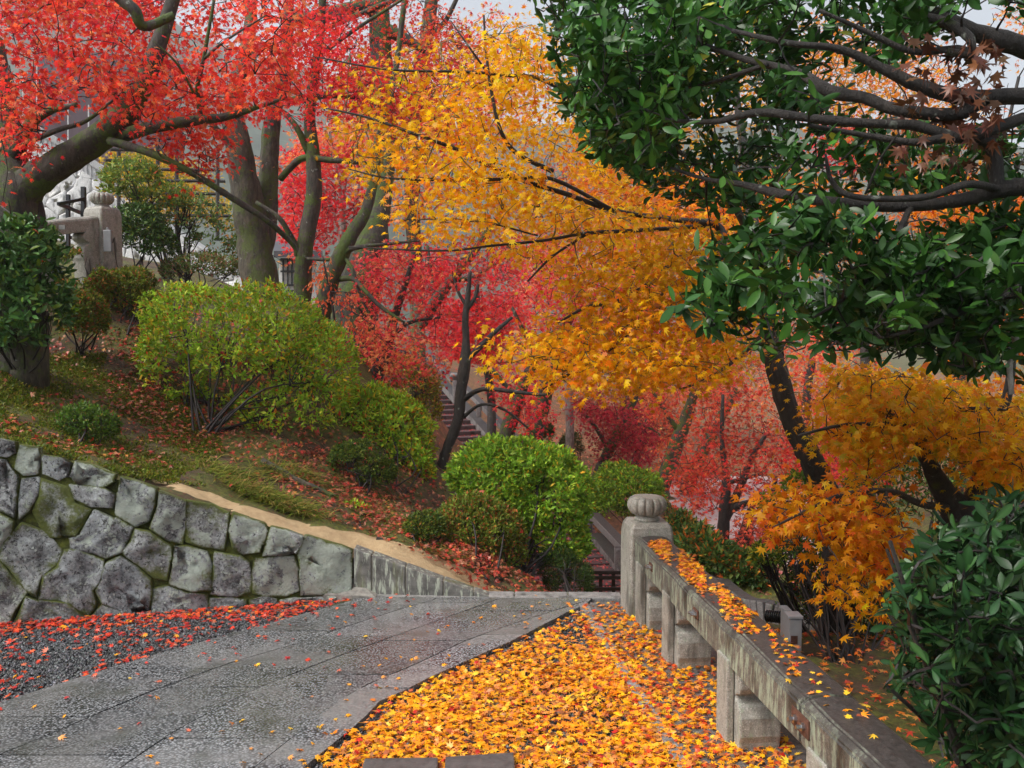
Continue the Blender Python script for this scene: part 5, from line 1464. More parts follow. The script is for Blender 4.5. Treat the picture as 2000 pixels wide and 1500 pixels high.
# broadleaf evergreen at the far left round an old stump
shrub('glossy broadleaf evergreen shrub growing round the old stump at left', [(40, 500, 60, 66), (10, 560, 80, 85), (78, 605, 50, 68), (30, 650, 60, 45), (88, 560, 36, 48)], 7.6, (50, 742), [(4, .05, .12, .03), (3, .08, .17, .04), (1, .12, .2, .02)], 5200, .085, 6, 25, stems=12, tmpl=T_BROAD, mat=M_GLOSS, name='evergreen_shrub', n_ind=160, red=10, lump=.2)

# ------------------------------------------------------------------ trees
RED_A = [(5, .74, .05, .028), (2, .8, .12, .04), (3, .62, .03, .035), (1, .82, .22, .09)]
RED_C = [(5, .8, .025, .035), (3, .85, .06, .06), (2, .6, .02, .05)]
RED_P = [(4, .93, .11, .075), (3, .86, .05, .08), (2, .95, .28, .14), (2, .76, .03, .065)]
RED_V = [(5, .85, .03, .035), (3, .82, .09, .07), (2, .72, .05, .09)]
SALM = [(4, .95, .28, .1), (3, .93, .16, .08), (2, .95, .4, .13)]
YEL = [(6, .97, .5, .009), (4, .97, .42, .008), (2, .95, .27, .01), (1.6, .95, .55, .02), (.7, .92, .36, .14)]
YGOLD = [(5, .88, .45, .014), (4, .9, .36, .012), (2, .6, .45, .02), (1, .85, .24, .02)]
ORAN = [(5, .95, .3, .012), (4, .95, .38, .012), (2, .9, .17, .02), (1, .95, .46, .02)]

def tree(name, label, trunk_rows, branches, mat, sides=10, n=5, bmat=None, group=None, sink=True, wob=.07):
    m, sk = limb(trunk_rows, n, sides, wob)
    base = sk[0].copy()
    root = thing(name, label, 'tree', base, group)
    if sink:
        gz = ground(base[0], base[1])[0]
        if gz < base[2]:
            r0 = trunk_rows[0][3] * trunk_rows[0][2] / FOC
            m.tube([np.array([base[0], base[1], gz - .2]), base + np.array([0, 0, .05])], [r0 * 1.3, r0 * 1.02], sides, .05)
    m.build('trunk', mat, root, True)
    skel = [sk]
    for b in branches:
        mb, s = limb(b, n, 7, .05); mb.build('branch', bmat or mat, root, True); skel.append(s)
    return root, np.vstack(skel)

# -- red maple at the left edge
r1_, s1 = tree('maple_tree', 'big left red maple with a thick mossy limb rising to the right', [(28, 745, 8.0, 52), (30, 600, 8.0, 46), (28, 460, 8.0, 44), (22, 380, 8.0, 44), (12, 300, 8.1, 36), (0, 200, 8.2, 30), (-20, 80, 8.3, 24)], [
    [(20, 400, 8.0, 40), (60, 358, 8.0, 34), (110, 322, 7.95, 30), (190, 270, 7.9, 29), (235, 235, 7.8, 28), (265, 190, 7.8, 22), (290, 140, 7.8, 19), (325, 40, 7.8, 14), (355, -60, 7.8, 12)],
    [(205, 265, 7.85, 16), (245, 262, 7.8, 14), (300, 248, 7.6, 12), (380, 235, 7.5, 10), (440, 228, 7.4, 8), (500, 210, 7.4, 5), (560, 190, 7.4, 3)],
    [(215, 275, 7.8, 9), (290, 298, 7.6, 8), (370, 335, 7.6, 7), (450, 385, 7.7, 6.5), (520, 430, 7.8, 6), (572, 478, 8.0, 5), (578, 500, 8, 3)],
    [(392, 230, 7.5, 5), (386, 170, 7.4, 4.5), (398, 115, 7.3, 4), (418, 0, 7.2, 3)], [(398, 115, 7.3, 3.5), (440, 80, 7.2, 2.5), (520, 30, 7.2, 1.5)], [(392, 210, 7.5, 3), (350, 130, 7.3, 2.4), (300, 80, 7.2, 1.6)],
    [(195, -60, 7.2, 15), (230, -10, 7.2, 13), (262, 20, 7.2, 12), (282, 52, 7.25, 10), (340, 30, 7.3, 8)],
    [(30, 300, 8.0, 16), (62, 240, 7.8, 12), (100, 215, 7.6, 8), (150, 205, 7.5, 5)], [(40, 285, 7.9, 6), (110, 255, 7.7, 5), (170, 235, 7.6, 4), (240, 180, 7.5, 2)], [(225, 190, 7.7, 6), (215, 150, 7.6, 5), (190, 130, 7.6, 3), (120, 110, 7.5, 2)]], M_BARKM, 14, 6, M_BARKM)
REDPOLY = [(0, -40), (560, -40), (600, 40), (560, 130), (600, 200), (520, 235), (480, 330), (400, 300), (330, 275), (240, 262), (210, 205), (150, 190), (90, 235), (100, 300), (60, 330), (0, 345)]
crown(r1_, [(REDPOLY, (6.3, 9.0), 430, 15), ([(0, -30), (330, -30), (330, 70), (180, 100), (0, 130)], (8, 10), 90, 14, RED_C), ([(270, 270), (380, 260), (440, 330), (400, 360), (330, 330)], (7.4, 8.2), 26, 9), ([(0, 250), (90, 250), (80, 330), (20, 420), (0, 420)], (6.6, 7.8), 22, 10)],
      RED_A, .08, s1, T_MAPLE7, spread=.26, seed=31, n_ind=300, twig=M_TWIG, gap=.58, gapf=1.7, tr=(.009, .0025))
# second dark trunk of it
m, sk = limb([(78, 480, 8.6, 20), (66, 400, 8.6, 18), (48, 330, 8.4, 14)]); m.build('second_trunk', M_BARK, r1_, True)
# old stump
m = MB(); sp = hit([55], [742])[0]; m.tube([sp + [0, 0, -.1], sp + [0, 0, .15], sp + [.02, 0, .45], sp + [.03, 0, .6]], [.19, .16, .14, .12], 12, .12); tag(m.build('tree_stump', M_BARKG, None, True), 'grey old stump under the glossy evergreen shrub', 'stump')

# -- thick grey trunk and its neighbours
r2_, s2 = tree('maple_tree', 'thickest grey mossy trunk rising behind the largest azalea', [(512, 640, 11.7, 38), (512, 580, 11.6, 35), (497, 480, 11.6, 34), (482, 380, 11.5, 30), (466, 290, 11.4, 25), (456, 210, 11.4, 20), (478, 110, 11.5, 14), (490, 20, 11.6, 12), (470, -80, 11.6, 10)], [
    [(505, 520, 11.6, 20), (522, 440, 11.7, 21), (526, 330, 11.8, 19), (534, 225, 11.9, 17), (560, 110, 12, 12), (565, -40, 12, 10)], [(470, 300, 11.4, 10), (420, 250, 11.2, 7), (390, 190, 11.1, 5)], [(490, 110, 11.5, 9), (520, 90, 11.6, 8), (560, 110, 11.8, 6)]], M_BARKG, 14)
crown(r2_, [([(430, -40), (640, -40), (700, 60), (700, 230), (600, 250), (520, 230), (440, 250), (400, 120)], (10, 12.5), 190, 14), ([(480, 280), (560, 330), (560, 560), (520, 480)], (11.8, 13), 34, 10, SALM)], RED_C + RED_A[:1], .082, s2, T_MAPLE5, spread=.3, seed=32, twig=M_TWIG, gap=.4, gapf=1.3, tr=(.01, .003))
r3_, s3 = tree('maple_tree', 'slim mossy trunk forking beside the thick grey one', [(590, 620, 11.5, 19), (592, 560, 11.5, 18), (596, 480, 11.4, 17), (613, 380, 11.4, 16), (611, 300, 11.4, 14), (605, 235, 11.4, 11), (614, 150, 11.4, 10), (626, 60, 11.4, 8), (634, -60, 11.4, 7)], [
    [(590, 500, 11.4, 8), (572, 470, 11.3, 6.5), (545, 425, 11.2, 5), (500, 395, 11.2, 4)], [(604, 300, 11.4, 8), (580, 250, 11.3, 6), (555, 220, 11.3, 5)],
    [(548, 350, 11.6, 7), (570, 325, 11.5, 7), (594, 308, 11.4, 7), (640, 312, 11.3, 6), (722, 319, 11.2, 4)], [(560, 200, 11.2, 8), (600, 190, 11.2, 8), (640, 185, 11.2, 7), (695, 190, 11.2, 4)], [(620, 110, 11.4, 5), (690, 60, 11.4, 4), (800, -10, 11.4, 2)]], M_BARKM, 12)
crown(r3_, [([(560, -30), (800, -30), (930, 60), (960, 210), (860, 260), (760, 240), (640, 180), (560, 120)], (10.5, 13), 190, 14, RED_A), ([(680, 110), (960, 110), (940, 290), (800, 300), (700, 220)], (11.5, 14), 170, 14, RED_C + RED_P[:2])], RED_A, .082, s3, T_MAPLE5, spread=.3, seed=33, twig=M_TWIG, gap=.35, gapf=1.3, tr=(.01, .003), maxlen=1.6)
r4_, s4 = tree('maple_tree', 'mossy leaning trunk crossing in front of the broad stump like bole', [(622, 650, 11, 19), (632, 600, 11, 18), (652, 530, 11, 17), (680, 470, 11, 15), (716, 408, 11.1, 11), (735, 320, 11.3, 10), (748, 250, 11.5, 8), (775, 120, 12, 6), (790, 0, 12, 5)], [
    [(668, 500, 11, 6), (690, 485, 10.9, 5), (740, 478, 10.8, 3.5), (820, 470, 10.8, 2)], [(662, 545, 11, 6), (690, 545, 10.8, 5), (715, 570, 10.6, 4.5), (745, 600, 10.5, 4), (790, 630, 10.4, 2.5)], [(672, 500, 11, 4), (690, 530, 10.8, 3.5), (705, 580, 10.8, 3), (735, 640, 10.7, 2)], [(600, 505, 11.2, 3), (640, 507, 11.1, 4), (660, 500, 11, 4)]], M_BARKM, 12)
crown(r4_, [([(700, 600), (780, 620), (860, 680), (870, 720), (760, 720), (700, 690)], (9.6, 11), 46, 13)], RED_P[:3] + SALM, .08, s4, T_MAPLE5, spread=.25, seed=34, twig=M_TWIG, tr=(.006, .002))
r5_, s5 = tree('old_tree', 'broad old mossy bole behind the leaning trunk, rising out of the picture', [(690, 740, 14, 48), (690, 650, 14, 46), (700, 560, 14, 44), (722, 470, 14.2, 36), (742, 380, 14.5, 24), (752, 280, 14.8, 22), (748, 170, 15, 21), (742, 60, 15, 21), (735, -60, 15, 20)], [
    [(745, 20, 15, 18), (700, 15, 14.8, 14), (640, 30, 14.6, 15), (590, 38, 14.6, 15), (560, 20, 14.6, 9)], [(760, 60, 15, 14), (800, 80, 15, 10), (830, 100, 15, 6)], [(625, 60, 14.5, 5), (720, 20, 14.2, 5), (820, -20, 14, 4)]], M_BARKM, 14)
r6_, s6 = tree('old_tree', 'dark leaning trunk at the top centre behind the yellow leaves', [(815, 560, 17, 14), (805, 400, 17, 15), (810, 240, 17, 15), (825, 120, 17, 15), (835, 60, 17, 14), (850, -60, 17, 12)], [[(830, 80, 17, 7), (870, 40, 17, 5), (900, -20, 17, 4)]], M_BARKG, 10)
crown(r6_, [([(640, 60), (980, 20), (1150, 180), (1300, 360), (1300, 480), (1050, 470), (850, 460), (720, 420)], (15, 18), 620, 15)], SALM + RED_P[:2] + [(5, .95, .36, .04), (3, .95, .45, .03)], .1, s6, T_STAR, spread=.42, flat=.22, seed=35, twig=M_TWIG, gap=.3, gapf=.9, tr=(.01, .003), maxlen=2.2)

# -- salmon maple on the slope, and the slender maple in the middle
r7_, s7 = tree('maple_tree', 'short dark leaning maple with salmon red leaves above the pale shrub', [(722, 770, 11.4, 13), (735, 735, 11.4, 14), (752, 690, 11.4, 13), (765, 640, 11.3, 9), (790, 560, 11.2, 6), (812, 490, 11.2, 4)], [[(760, 660, 11.3, 6), (800, 630, 11.1, 4), (860, 620, 11, 2)], [(757, 680, 11.3, 6), (730, 640, 11.2, 4), (700, 600, 11.1, 2)]], M_BARK, 10)
crown(r7_, [([(690, 500), (760, 470), (880, 520), (880, 640), (860, 740), (800, 730), (740, 750), (690, 660)], (10.4, 12.2), 130, 14), ([(720, 640), (850, 660), (880, 730), (800, 780), (730, 740)], (10.2, 11.2), 40, 12, SALM + RED_A[:1])], RED_P, .08, s7, T_MAPLE5, spread=.25, seed=36, twig=M_TWIG, gap=.25, gapf=1.8, tr=(.007, .002))
r8_, s8 = tree('maple_tree', 'slender S curved maple trunk standing between the two bright azaleas', [(858, 925, 10, 11), (872, 880, 10, 10), (893, 825, 10, 11), (901, 760, 10, 11), (908, 710, 10, 12), (910, 670, 10, 8), (909, 620, 10, 7), (914, 580, 10, 5.5), (918, 530, 10, 4)], [
    [(906, 780, 10, 6), (930, 764, 9.9, 5), (955, 760, 9.8, 4.5), (1010, 766, 9.7, 4), (1065, 772, 9.6, 3)], [(904, 815, 10, 4), (940, 790, 9.9, 3), (985, 800, 9.8, 2.6), (1030, 835, 9.8, 2)], [(912, 605, 10, 5), (928, 580, 10, 4), (934, 555, 10, 3)], [(911, 598, 10, 4), (895, 570, 10, 3), (885, 540, 10, 2)], [(908, 705, 10, 7), (935, 680, 10, 6), (965, 650, 10, 5), (1000, 620, 10.1, 3)]], M_BARK, 10)
crown(r8_, [([(820, 500), (1010, 480), (1030, 600), (960, 660), (980, 720), (900, 720), (830, 690)], (9.6, 11.6), 110, 13), ([(830, 640), (960, 660), (960, 700), (880, 720)], (9.5, 10.5), 22, 11, SALM), ([(970, 730), (1060, 740), (1070, 880), (1010, 840), (960, 790)], (9.8, 11), 32, 11)], RED_P + RED_V[:1], .078, s8, T_MAPLE5, spread=.25, seed=37, twig=M_TWIG, gap=.35, gapf=1.8, tr=(.006, .002))
r9_, s9 = tree('maple_tree', 'dark diagonal maple trunk behind the slender one, crown of bright red', [(818, 640, 14, 12), (840, 605, 14, 12), (862, 572, 14, 11), (888, 538, 14, 10), (920, 500, 14, 9), (960, 440, 14, 6)], [[(850, 590, 14, 5), (842, 540, 14, 4), (835, 480, 14, 3)], [(880, 548, 14, 5), (930, 540, 14, 4), (990, 500, 14, 3)]], M_BARKG, 10)
crown(r9_, [([(760, 470), (1010, 440), (1030, 560), (960, 640), (820, 620)], (13, 15.5), 130, 13)], RED_V[:2] + RED_P[:1], .085, s9, T_STAR, spread=.32, seed=38, twig=M_TWIG, gap=.3, tr=(.008, .003), maxlen=1.6)
# sumac like sapling with hanging leaflets
r10_, s10 = tree('sapling', 'sapling with drooping orange leaflets between the mossy trunks', [(655, 650, 10.6, 2.4), (650, 600, 10.6, 2.2), (640, 550, 10.6, 2), (630, 500, 10.6, 1.5)], [[(650, 590, 10.6, 1.4), (690, 610, 10.5, 1.2), (735, 640, 10.5, 1)], [(645, 570, 10.6, 1.2), (670, 570, 10.5, 1), (700, 575, 10.5, .8)]], M_TWIG, 6)
crown(r10_, [([(605, 510), (655, 500), (650, 600), (610, 610)], (10.5, 11.4), 26, 9), ([(640, 555), (700, 560), (710, 590), (650, 600)], (10.3, 10.8), 9, 8), ([(640, 590), (720, 615), (735, 650), (690, 670), (650, 625)], (10.3, 10.8), 12, 8)], [(3, .85, .16, .06), (2, .8, .24, .1), (1, .8, .1, .04)], .085, s10, T_AZ, spread=.13, droop=1.6, seed=39, twig=M_TWIG, tr=(.004, .002))

# -- vivid red trees in the middle distance
def bg_tree(label, rows, branches, regions, pal, size, seed, mat=M_BARK, spread=.42, gap=.55, tmpl=T_STAR, twig=True, group=None):
    root, s = tree('maple_tree', label, rows, branches, mat, 8, 4, group=group)
    crown(root, regions, pal, size, s, tmpl, spread=spread, flat=.22, seed=seed, gap=gap, gapf=.95, twig=M_TWIG if twig else None, tr=(.014, .004), maxlen=3.0)
bg_tree('vivid red maple with pale lichen branches between the grey and leaning trunks', [(655, 640, 19, 8), (668, 500, 19, 8), (665, 400, 19, 7), (655, 330, 19, 5), (640, 240, 19, 3)], [[(668, 470, 19, 5), (640, 390, 19, 4), (600, 340, 19, 3)], [(666, 420, 19, 4), (680, 330, 19, 4), (720, 270, 19, 2)], [(672, 480, 19, 5), (690, 420, 19, 5), (700, 360, 19, 3)]],
        [([(550, 300), (640, 230), (740, 300), (750, 420), (720, 520), (640, 540), (550, 470)], (17, 21), 330, 15), ([(560, 240), (720, 220), (740, 330), (560, 330)], (17, 21), 80, 14, SALM)], RED_V, .12, 41, M_BARKP)
bg_tree('scarlet maple glowing behind the slender central trunk', [(960, 790, 24, 8), (950, 700, 24, 8), (935, 620, 24, 6), (930, 540, 24, 4)], [[(950, 690, 24, 5), (1000, 620, 24, 4)], [(945, 660, 24, 4), (890, 600, 24, 3)]], [([(830, 590), (1010, 560), (1040, 660), (980, 720), (860, 690)], (22, 26), 280, 15), ([(740, 480), (860, 470), (900, 560), (800, 600)], (20, 24), 150, 14, RED_V)], RED_V, .14, 42)
bg_tree('mossy leaning maple under the yellow branches near the stairs', [(1040, 860, 20, 18), (1060, 780, 20, 17), (1075, 720, 20, 15), (1100, 650, 20, 12), (1140, 540, 20, 8)], [[(1075, 720, 20, 7), (1030, 660, 20, 5), (1000, 600, 20, 3)], [(1095, 660, 20, 7), (1160, 620, 20, 5), (1230, 590, 20, 3)]], [([(960, 480), (1280, 440), (1330, 640), (1200, 720), (1010, 700)], (18, 22), 420, 15)], RED_P, .11, 43, M_BARKM)
bg_tree('mossy short trunk beside the upper stair railing', [(985, 870, 21, 16), (998, 820, 21, 15), (1015, 770, 21, 12), (1050, 690, 21, 8)], [[(1010, 780, 21, 6), (960, 720, 21, 4)]], [([(930, 700), (1060, 700), (1080, 830), (1000, 810), (950, 760)], (20, 22.5), 120, 13)], RED_P[1:2] + RED_C[1:], .1, 44, M_BARKM)
bg_tree('crimson maple low in the valley beside the pale straight trunk', [(1160, 960, 21, 12), (1175, 910, 21, 11), (1205, 850, 21, 10), (1235, 790, 21, 7), (1260, 720, 21, 4)], [[(1190, 880, 21, 5), (1160, 830, 21, 4), (1130, 800, 21, 3)], [(1215, 830, 21, 5), (1255, 830, 21, 3), (1290, 850, 21, 2)]], [([(1110, 770), (1180, 790), (1240, 790), (1290, 850), (1270, 900), (1210, 920), (1180, 900), (1130, 840)], (19.5, 22), 230, 14)], [(4, .55, .03, .06), (3, .6, .07, .09), (1, .62, .12, .08)], .1, 45, M_BARKM, .42)
bg_tree('leaning mossy maple with orange leaves left of the yard', [(1290, 960, 24, 16), (1310, 900, 24, 15), (1335, 830, 24, 13), (1360, 760, 24, 9), (1390, 690, 24, 5)], [[(1330, 850, 24, 6), (1290, 790, 24, 4), (1260, 740, 24, 3)]], [([(1180, 640), (1420, 640), (1440, 790), (1340, 850), (1260, 900), (1240, 780)], (22, 27), 420, 14)], SALM + RED_P[:1], .13, 46, M_BARKM)
bg_tree('second leaning maple with red orange leaves right of the mossy one', [(1340, 960, 25, 14), (1365, 900, 25, 13), (1400, 830, 25, 11), (1440, 760, 25, 7)], [[(1375, 880, 25, 5), (1430, 850, 25, 3)]], [([(1290, 820), (1400, 760), (1440, 880), (1400, 960), (1310, 950), (1280, 890)], (23, 26), 230, 14)], [(3, .65, .13, .05), (2, .6, .07, .05), (1, .7, .25, .06)], .12, 47, M_BARKM)
bg_tree('far thin dark trunk with rust leaves behind the crimson maple', [(1235, 925, 27, 8), (1250, 870, 27, 7), (1270, 810, 27, 6), (1290, 740, 27, 4)], [[(1255, 850, 27, 4), (1230, 790, 27, 3)]], [([(1130, 690), (1330, 700), (1330, 860), (1200, 880), (1120, 800)], (26, 30), 300, 13)], [(3, .4, .09, .05), (3, .5, .08, .06), (2, .45, .16, .06)], .15, 48)
bg_tree('pale straight trunk standing alone between two conifer balls', [(1112, 905, 21.5, 9), (1113, 840, 21.5, 8.5), (1112, 770, 21.5, 8), (1110, 690, 21.5, 7)], [], [([(1040, 640), (1180, 640), (1180, 720), (1040, 720)], (20, 23), 60, 12)], RED_P, .1, 49, M_BARKP)
bg_tree('far rose pink maple filling the gap under the yellow branches', [(1230, 930, 34, 10), (1220, 800, 34, 9), (1230, 680, 34, 7), (1240, 560, 34, 4)], [[(1225, 720, 34, 5), (1300, 640, 34, 3)]], [([(1000, 430), (1300, 430), (1560, 560), (1560, 760), (1300, 780), (1050, 760)], (32, 39), 620, 14)], RED_P[:3] + SALM[:1], .2, 50, spread=.9)
bg_tree('far salmon maple showing to the right under the evergreen bough', [(1560, 960, 27, 12), (1570, 850, 27, 10), (1580, 740, 27, 8), (1600, 640, 27, 5)], [[(1575, 800, 27, 5), (1640, 730, 27, 3)]], [([(1390, 640), (1680, 620), (1760, 760), (1700, 930), (1560, 900), (1440, 800)], (24, 30), 420, 14)], SALM + RED_A[:1], .15, 51, spread=.65)
bg_tree('far crimson maple glimpsed through the evergreen branches', [(1700, 960, 22, 10), (1690, 700, 22, 10), (1675, 450, 22, 8), (1660, 300, 22, 5)], [], [([(1590, 200), (1700, 230), (1740, 320), (1640, 340), (1580, 290)], (20, 24), 90, 14), ([(1600, 820), (1760, 830), (1740, 950), (1600, 940)], (18, 22), 130, 14, RED_V)], RED_C + RED_P[3:], .13, 52)
bg_tree('far orange maple behind the evergreen bough on the right', [(1900, 1050, 16, 16), (1880, 800, 16, 15), (1860, 500, 16, 12), (1840, 300, 16, 8)], [[(1870, 500, 16, 6), (1750, 400, 16, 4), (1600, 380, 16, 2)], [(1865, 450, 16, 6), (1950, 300, 16, 4), (1990, 150, 16, 3)]], [([(1480, 330), (1760, 300), (2100, 250), (2100, 560), (1800, 560), (1500, 520)], (13.5, 18), 520, 15), ([(1940, 0), (2100, -20), (2100, 260), (1900, 260), (1900, 150)], (12, 15), 190, 13), ([(1440, 340), (2080, 360), (2080, 470), (1440, 470)], (11, 13.5), 330, 15), ([(1080, 200), (1200, 280), (1450, 330), (1450, 480), (1250, 450), (1120, 380)], (10, 13), 260, 15), ([(1820, 520), (2080, 500), (2080, 840), (1880, 840)], (11, 14), 420, 15), ([(1500, 60), (1840, 100), (1900, 300), (1560, 360)], (14, 18), 260, 13)], ORAN + SALM[:1], .1, 53, spread=.4)
# yard red maple, two stems
r11_, s11 = tree('maple_tree', 'red maple with twin dark stems at the edge of the pink gravel yard', [(1407, 1150, 14.6, 15), (1409, 1100, 14.6, 14), (1412, 1040, 14.6, 12), (1417, 980, 14.6, 11), (1417, 920, 14.6, 7), (1410, 860, 14.6, 5), (1412, 770, 14.6, 3)], [
    [(1414, 1020, 14.6, 9), (1428, 990, 14.6, 9), (1446, 950, 14.6, 8), (1470, 890, 14.6, 6), (1495, 850, 14.6, 4)], [(1430, 995, 14.6, 8), (1450, 985, 14.5, 7), (1480, 978, 14.4, 5), (1520, 970, 14.4, 3)], [(1425, 1160, 14.3, 17), (1440, 1100, 14.3, 17), (1455, 1050, 14.3, 16), (1462, 1010, 14.3, 9), (1480, 960, 14.3, 5)], [(1417, 945, 14.6, 5), (1440, 938, 14.5, 4), (1490, 925, 14.4, 3)]], M_BARK, 10)
crown(r11_, [([(1300, 900), (1360, 800), (1430, 740), (1560, 760), (1640, 860), (1680, 940), (1560, 940), (1500, 1000), (1440, 960), (1380, 1010), (1330, 985)], (13, 16), 330, 14), ([(1440, 990), (1520, 970), (1520, 1050), (1460, 1090), (1430, 1060)], (13.5, 15), 50, 12, [(3, .6, .1, .06), (2, .7, .16, .08)]), ([(1400, 780), (1560, 780), (1660, 900), (1560, 930), (1440, 880)], (12.6, 13.6), 80, 13, RED_V)], [(4, .75, .09, .05), (3, .75, .17, .07), (2, .75, .05, .05)], .085, s11, T_STAR, spread=.32, seed=54, twig=M_TWIG, gap=.35, gapf=1.1, tr=(.009, .003), maxlen=1.6)

# -- the yellow maple that fills the middle
ry_, sy_ = tree('maple_tree', 'yellow maple on the right whose golden branches sweep across the middle', [(1640, 1030, 6.2, 30), (1612, 960, 6.1, 26), (1580, 890, 6.0, 23), (1550, 830, 6.0, 21), (1527, 760, 6.0, 21), (1510, 690, 6.0, 20), (1500, 600, 6.1, 17), (1490, 520, 6.2, 15), (1470, 440, 6.3, 13), (1460, 330, 6.4, 10), (1440, 200, 6.5, 7), (1430, 60, 6.5, 5)], [
    [(1500, 620, 6.05, 13), (1450, 540, 5.9, 12), (1418, 490, 5.8, 13), (1400, 440, 5.8, 8), (1330, 430, 5.6, 6), (1200, 412, 5.4, 5), (1110, 380, 5.3, 5), (1000, 345, 5.1, 4.5), (900, 295, 5.0, 4), (800, 258, 4.9, 3.2), (720, 230, 4.9, 2.4), (640, 212, 4.9, 1.5)],
    [(1480, 480, 6.2, 10), (1380, 330, 5.9, 6), (1200, 240, 5.6, 5), (1070, 160, 5.4, 4.5), (1000, 148, 5.3, 4), (900, 140, 5.2, 3), (760, 136, 5.1, 2.2), (620, 112, 5.1, 1.3)],
    [(1080, 335, 5.3, 5), (1010, 300, 5.2, 4.5), (978, 255, 5.1, 4), (962, 190, 5.1, 3.4), (950, 110, 5.1, 2.8), (945, 30, 5.1, 2)], [(965, 160, 5.1, 2.5), (915, 90, 5.0, 2), (880, 40, 5, 1.3)],
    [(1200, 412, 5.4, 4), (1080, 350, 5.2, 4), (1000, 350, 5.1, 3.6), (880, 352, 5.0, 3), (760, 348, 4.9, 2), (680, 330, 4.9, 1.3)],
    [(1420, 490, 5.8, 7), (1330, 500, 5.6, 5), (1280, 545, 5.4, 5), (1205, 590, 5.3, 4.5), (1150, 598, 5.2, 3.5), (1090, 630, 5.1, 2)], [(1430, 500, 5.9, 7), (1310, 560, 5.5, 5), (1280, 610, 5.3, 5), (1230, 655, 5.2, 4.5), (1150, 708, 5.1, 3.5), (1060, 760, 5.0, 2)],
    [(1400, 440, 5.8, 5), (1250, 450, 5.5, 4), (1150, 455, 5.3, 3.6), (1060, 470, 5.1, 3), (960, 480, 5.0, 2.4), (860, 490, 4.9, 2), (680, 482, 4.9, 1.2)], [(1150, 455, 5.3, 3), (1080, 500, 5.2, 2.5), (1030, 550, 5.2, 2)],
    [(1505, 640, 6.0, 6), (1440, 700, 5.8, 4), (1380, 740, 5.6, 3), (1330, 760, 5.6, 2)], [(1050, 460, 5.2, 2), (920, 430, 5.1, 1.6), (760, 430, 5.0, 1.1)]], M_BARK, 12, 5, M_BARK)
YP = [(930, 80), (990, 20), (1060, 60), (1100, 250), (1190, 330), (1290, 410), (1420, 430), (1440, 560), (1400, 640), (1430, 740), (1330, 740), (1220, 755), (1130, 740), (1080, 690), (1010, 690), (960, 680), (1010, 620), (1100, 590), (1040, 530), (930, 530), (850, 520), (760, 480), (720, 420), (780, 385), (770, 325), (850, 265), (880, 180)]
YP2 = [(620, 90), (720, 110), (880, 70), (920, 200), (840, 300), (760, 330), (700, 420), (640, 480), (690, 330), (620, 220)]
YP3 = [(1080, 90), (1480, -20), (1560, 250), (1560, 440), (1420, 460), (1200, 380), (1090, 250)]
YP4 = [(940, 640), (1080, 620), (1150, 680), (1180, 750), (1110, 770), (1060, 730), (960, 710)]
crown(ry_, [(YP, (4.7, 6.8), 540, 14), (YP, (4.6, 5.2), 150, 12), (YP2, (4.7, 5.8), 95, 7), (YP3, (6.4, 9.0), 380, 15, YEL[:3]), ([(1120, 270), (1200, 330), (1300, 400), (1430, 430), (1440, 480), (1280, 450), (1150, 370)], (6.5, 9), 150, 14, YEL[:3]), ([(1380, 380), (1560, 400), (1540, 560), (1480, 700), (1400, 740), (1360, 600)], (5.6, 7.2), 130, 14), ([(1040, 560), (1400, 440), (1430, 650), (1400, 750), (1220, 760), (1090, 690)], (4.7, 6.0), 80, 14), (YP4, (4.6, 5.2), 30, 13),
            ([(1500, 690), (1560, 690), (1580, 740), (1600, 800), (1540, 760)], (5.0, 5.8), 9, 9), ([(1530, 830), (1600, 800), (1630, 860), (1580, 900)], (5.0, 5.8), 9, 9), ([(1550, 0), (1850, 60), (1900, 330), (1700, 330), (1560, 250)], (7, 9.5), 80, 12, ORAN)],
      YEL, .064, sy_, T_MAPLE7, spread=.27, flat=.14, droop=.5, seed=61, n_ind=300, twig=M_TWIGG, gap=.72, gapf=2.0, tr=(.0065, .0018), maxlen=1.3)

# -- right hand maple with gold and orange sprays
rz_, sz_ = tree('maple_tree', 'dark forked maple at the right carrying gold leaves above and an orange spray below', [(1905, 1120, 5.2, 48), (1885, 1030, 5.2, 42), (1858, 985, 5.2, 28), (1832, 940, 5.1, 19), (1812, 900, 5.0, 15), (1798, 870, 4.95, 12), (1770, 830, 4.9, 8), (1700, 790, 4.8, 5)], [
    [(1880, 1020, 5.2, 26), (1905, 960, 5.2, 17), (1940, 860, 5.2, 12), (1970, 760, 5.2, 9), (1980, 640, 5.2, 7)], [(1800, 872, 4.95, 8), (1820, 830, 4.9, 6), (1880, 800, 4.8, 4), (1960, 800, 4.7, 3)],
    [(1858, 990, 5.2, 9), (1800, 985, 4.9, 7), (1740, 960, 4.6, 6), (1650, 965, 4.4, 5), (1570, 1000, 4.3, 3), (1510, 1030, 4.3, 2)], [(1730, 962, 4.55, 5), (1720, 1020, 4.4, 4), (1690, 1100, 4.3, 3), (1670, 1160, 4.3, 2)], [(1765, 828, 4.9, 5), (1650, 830, 4.8, 4), (1560, 850, 4.7, 2.5)], [(1840, 1250, 4.9, 16), (1760, 1180, 4.9, 15), (1720, 1090, 5, 12), (1700, 1000, 5.0, 9), (1690, 940, 5, 5)]], M_BARK, 12)
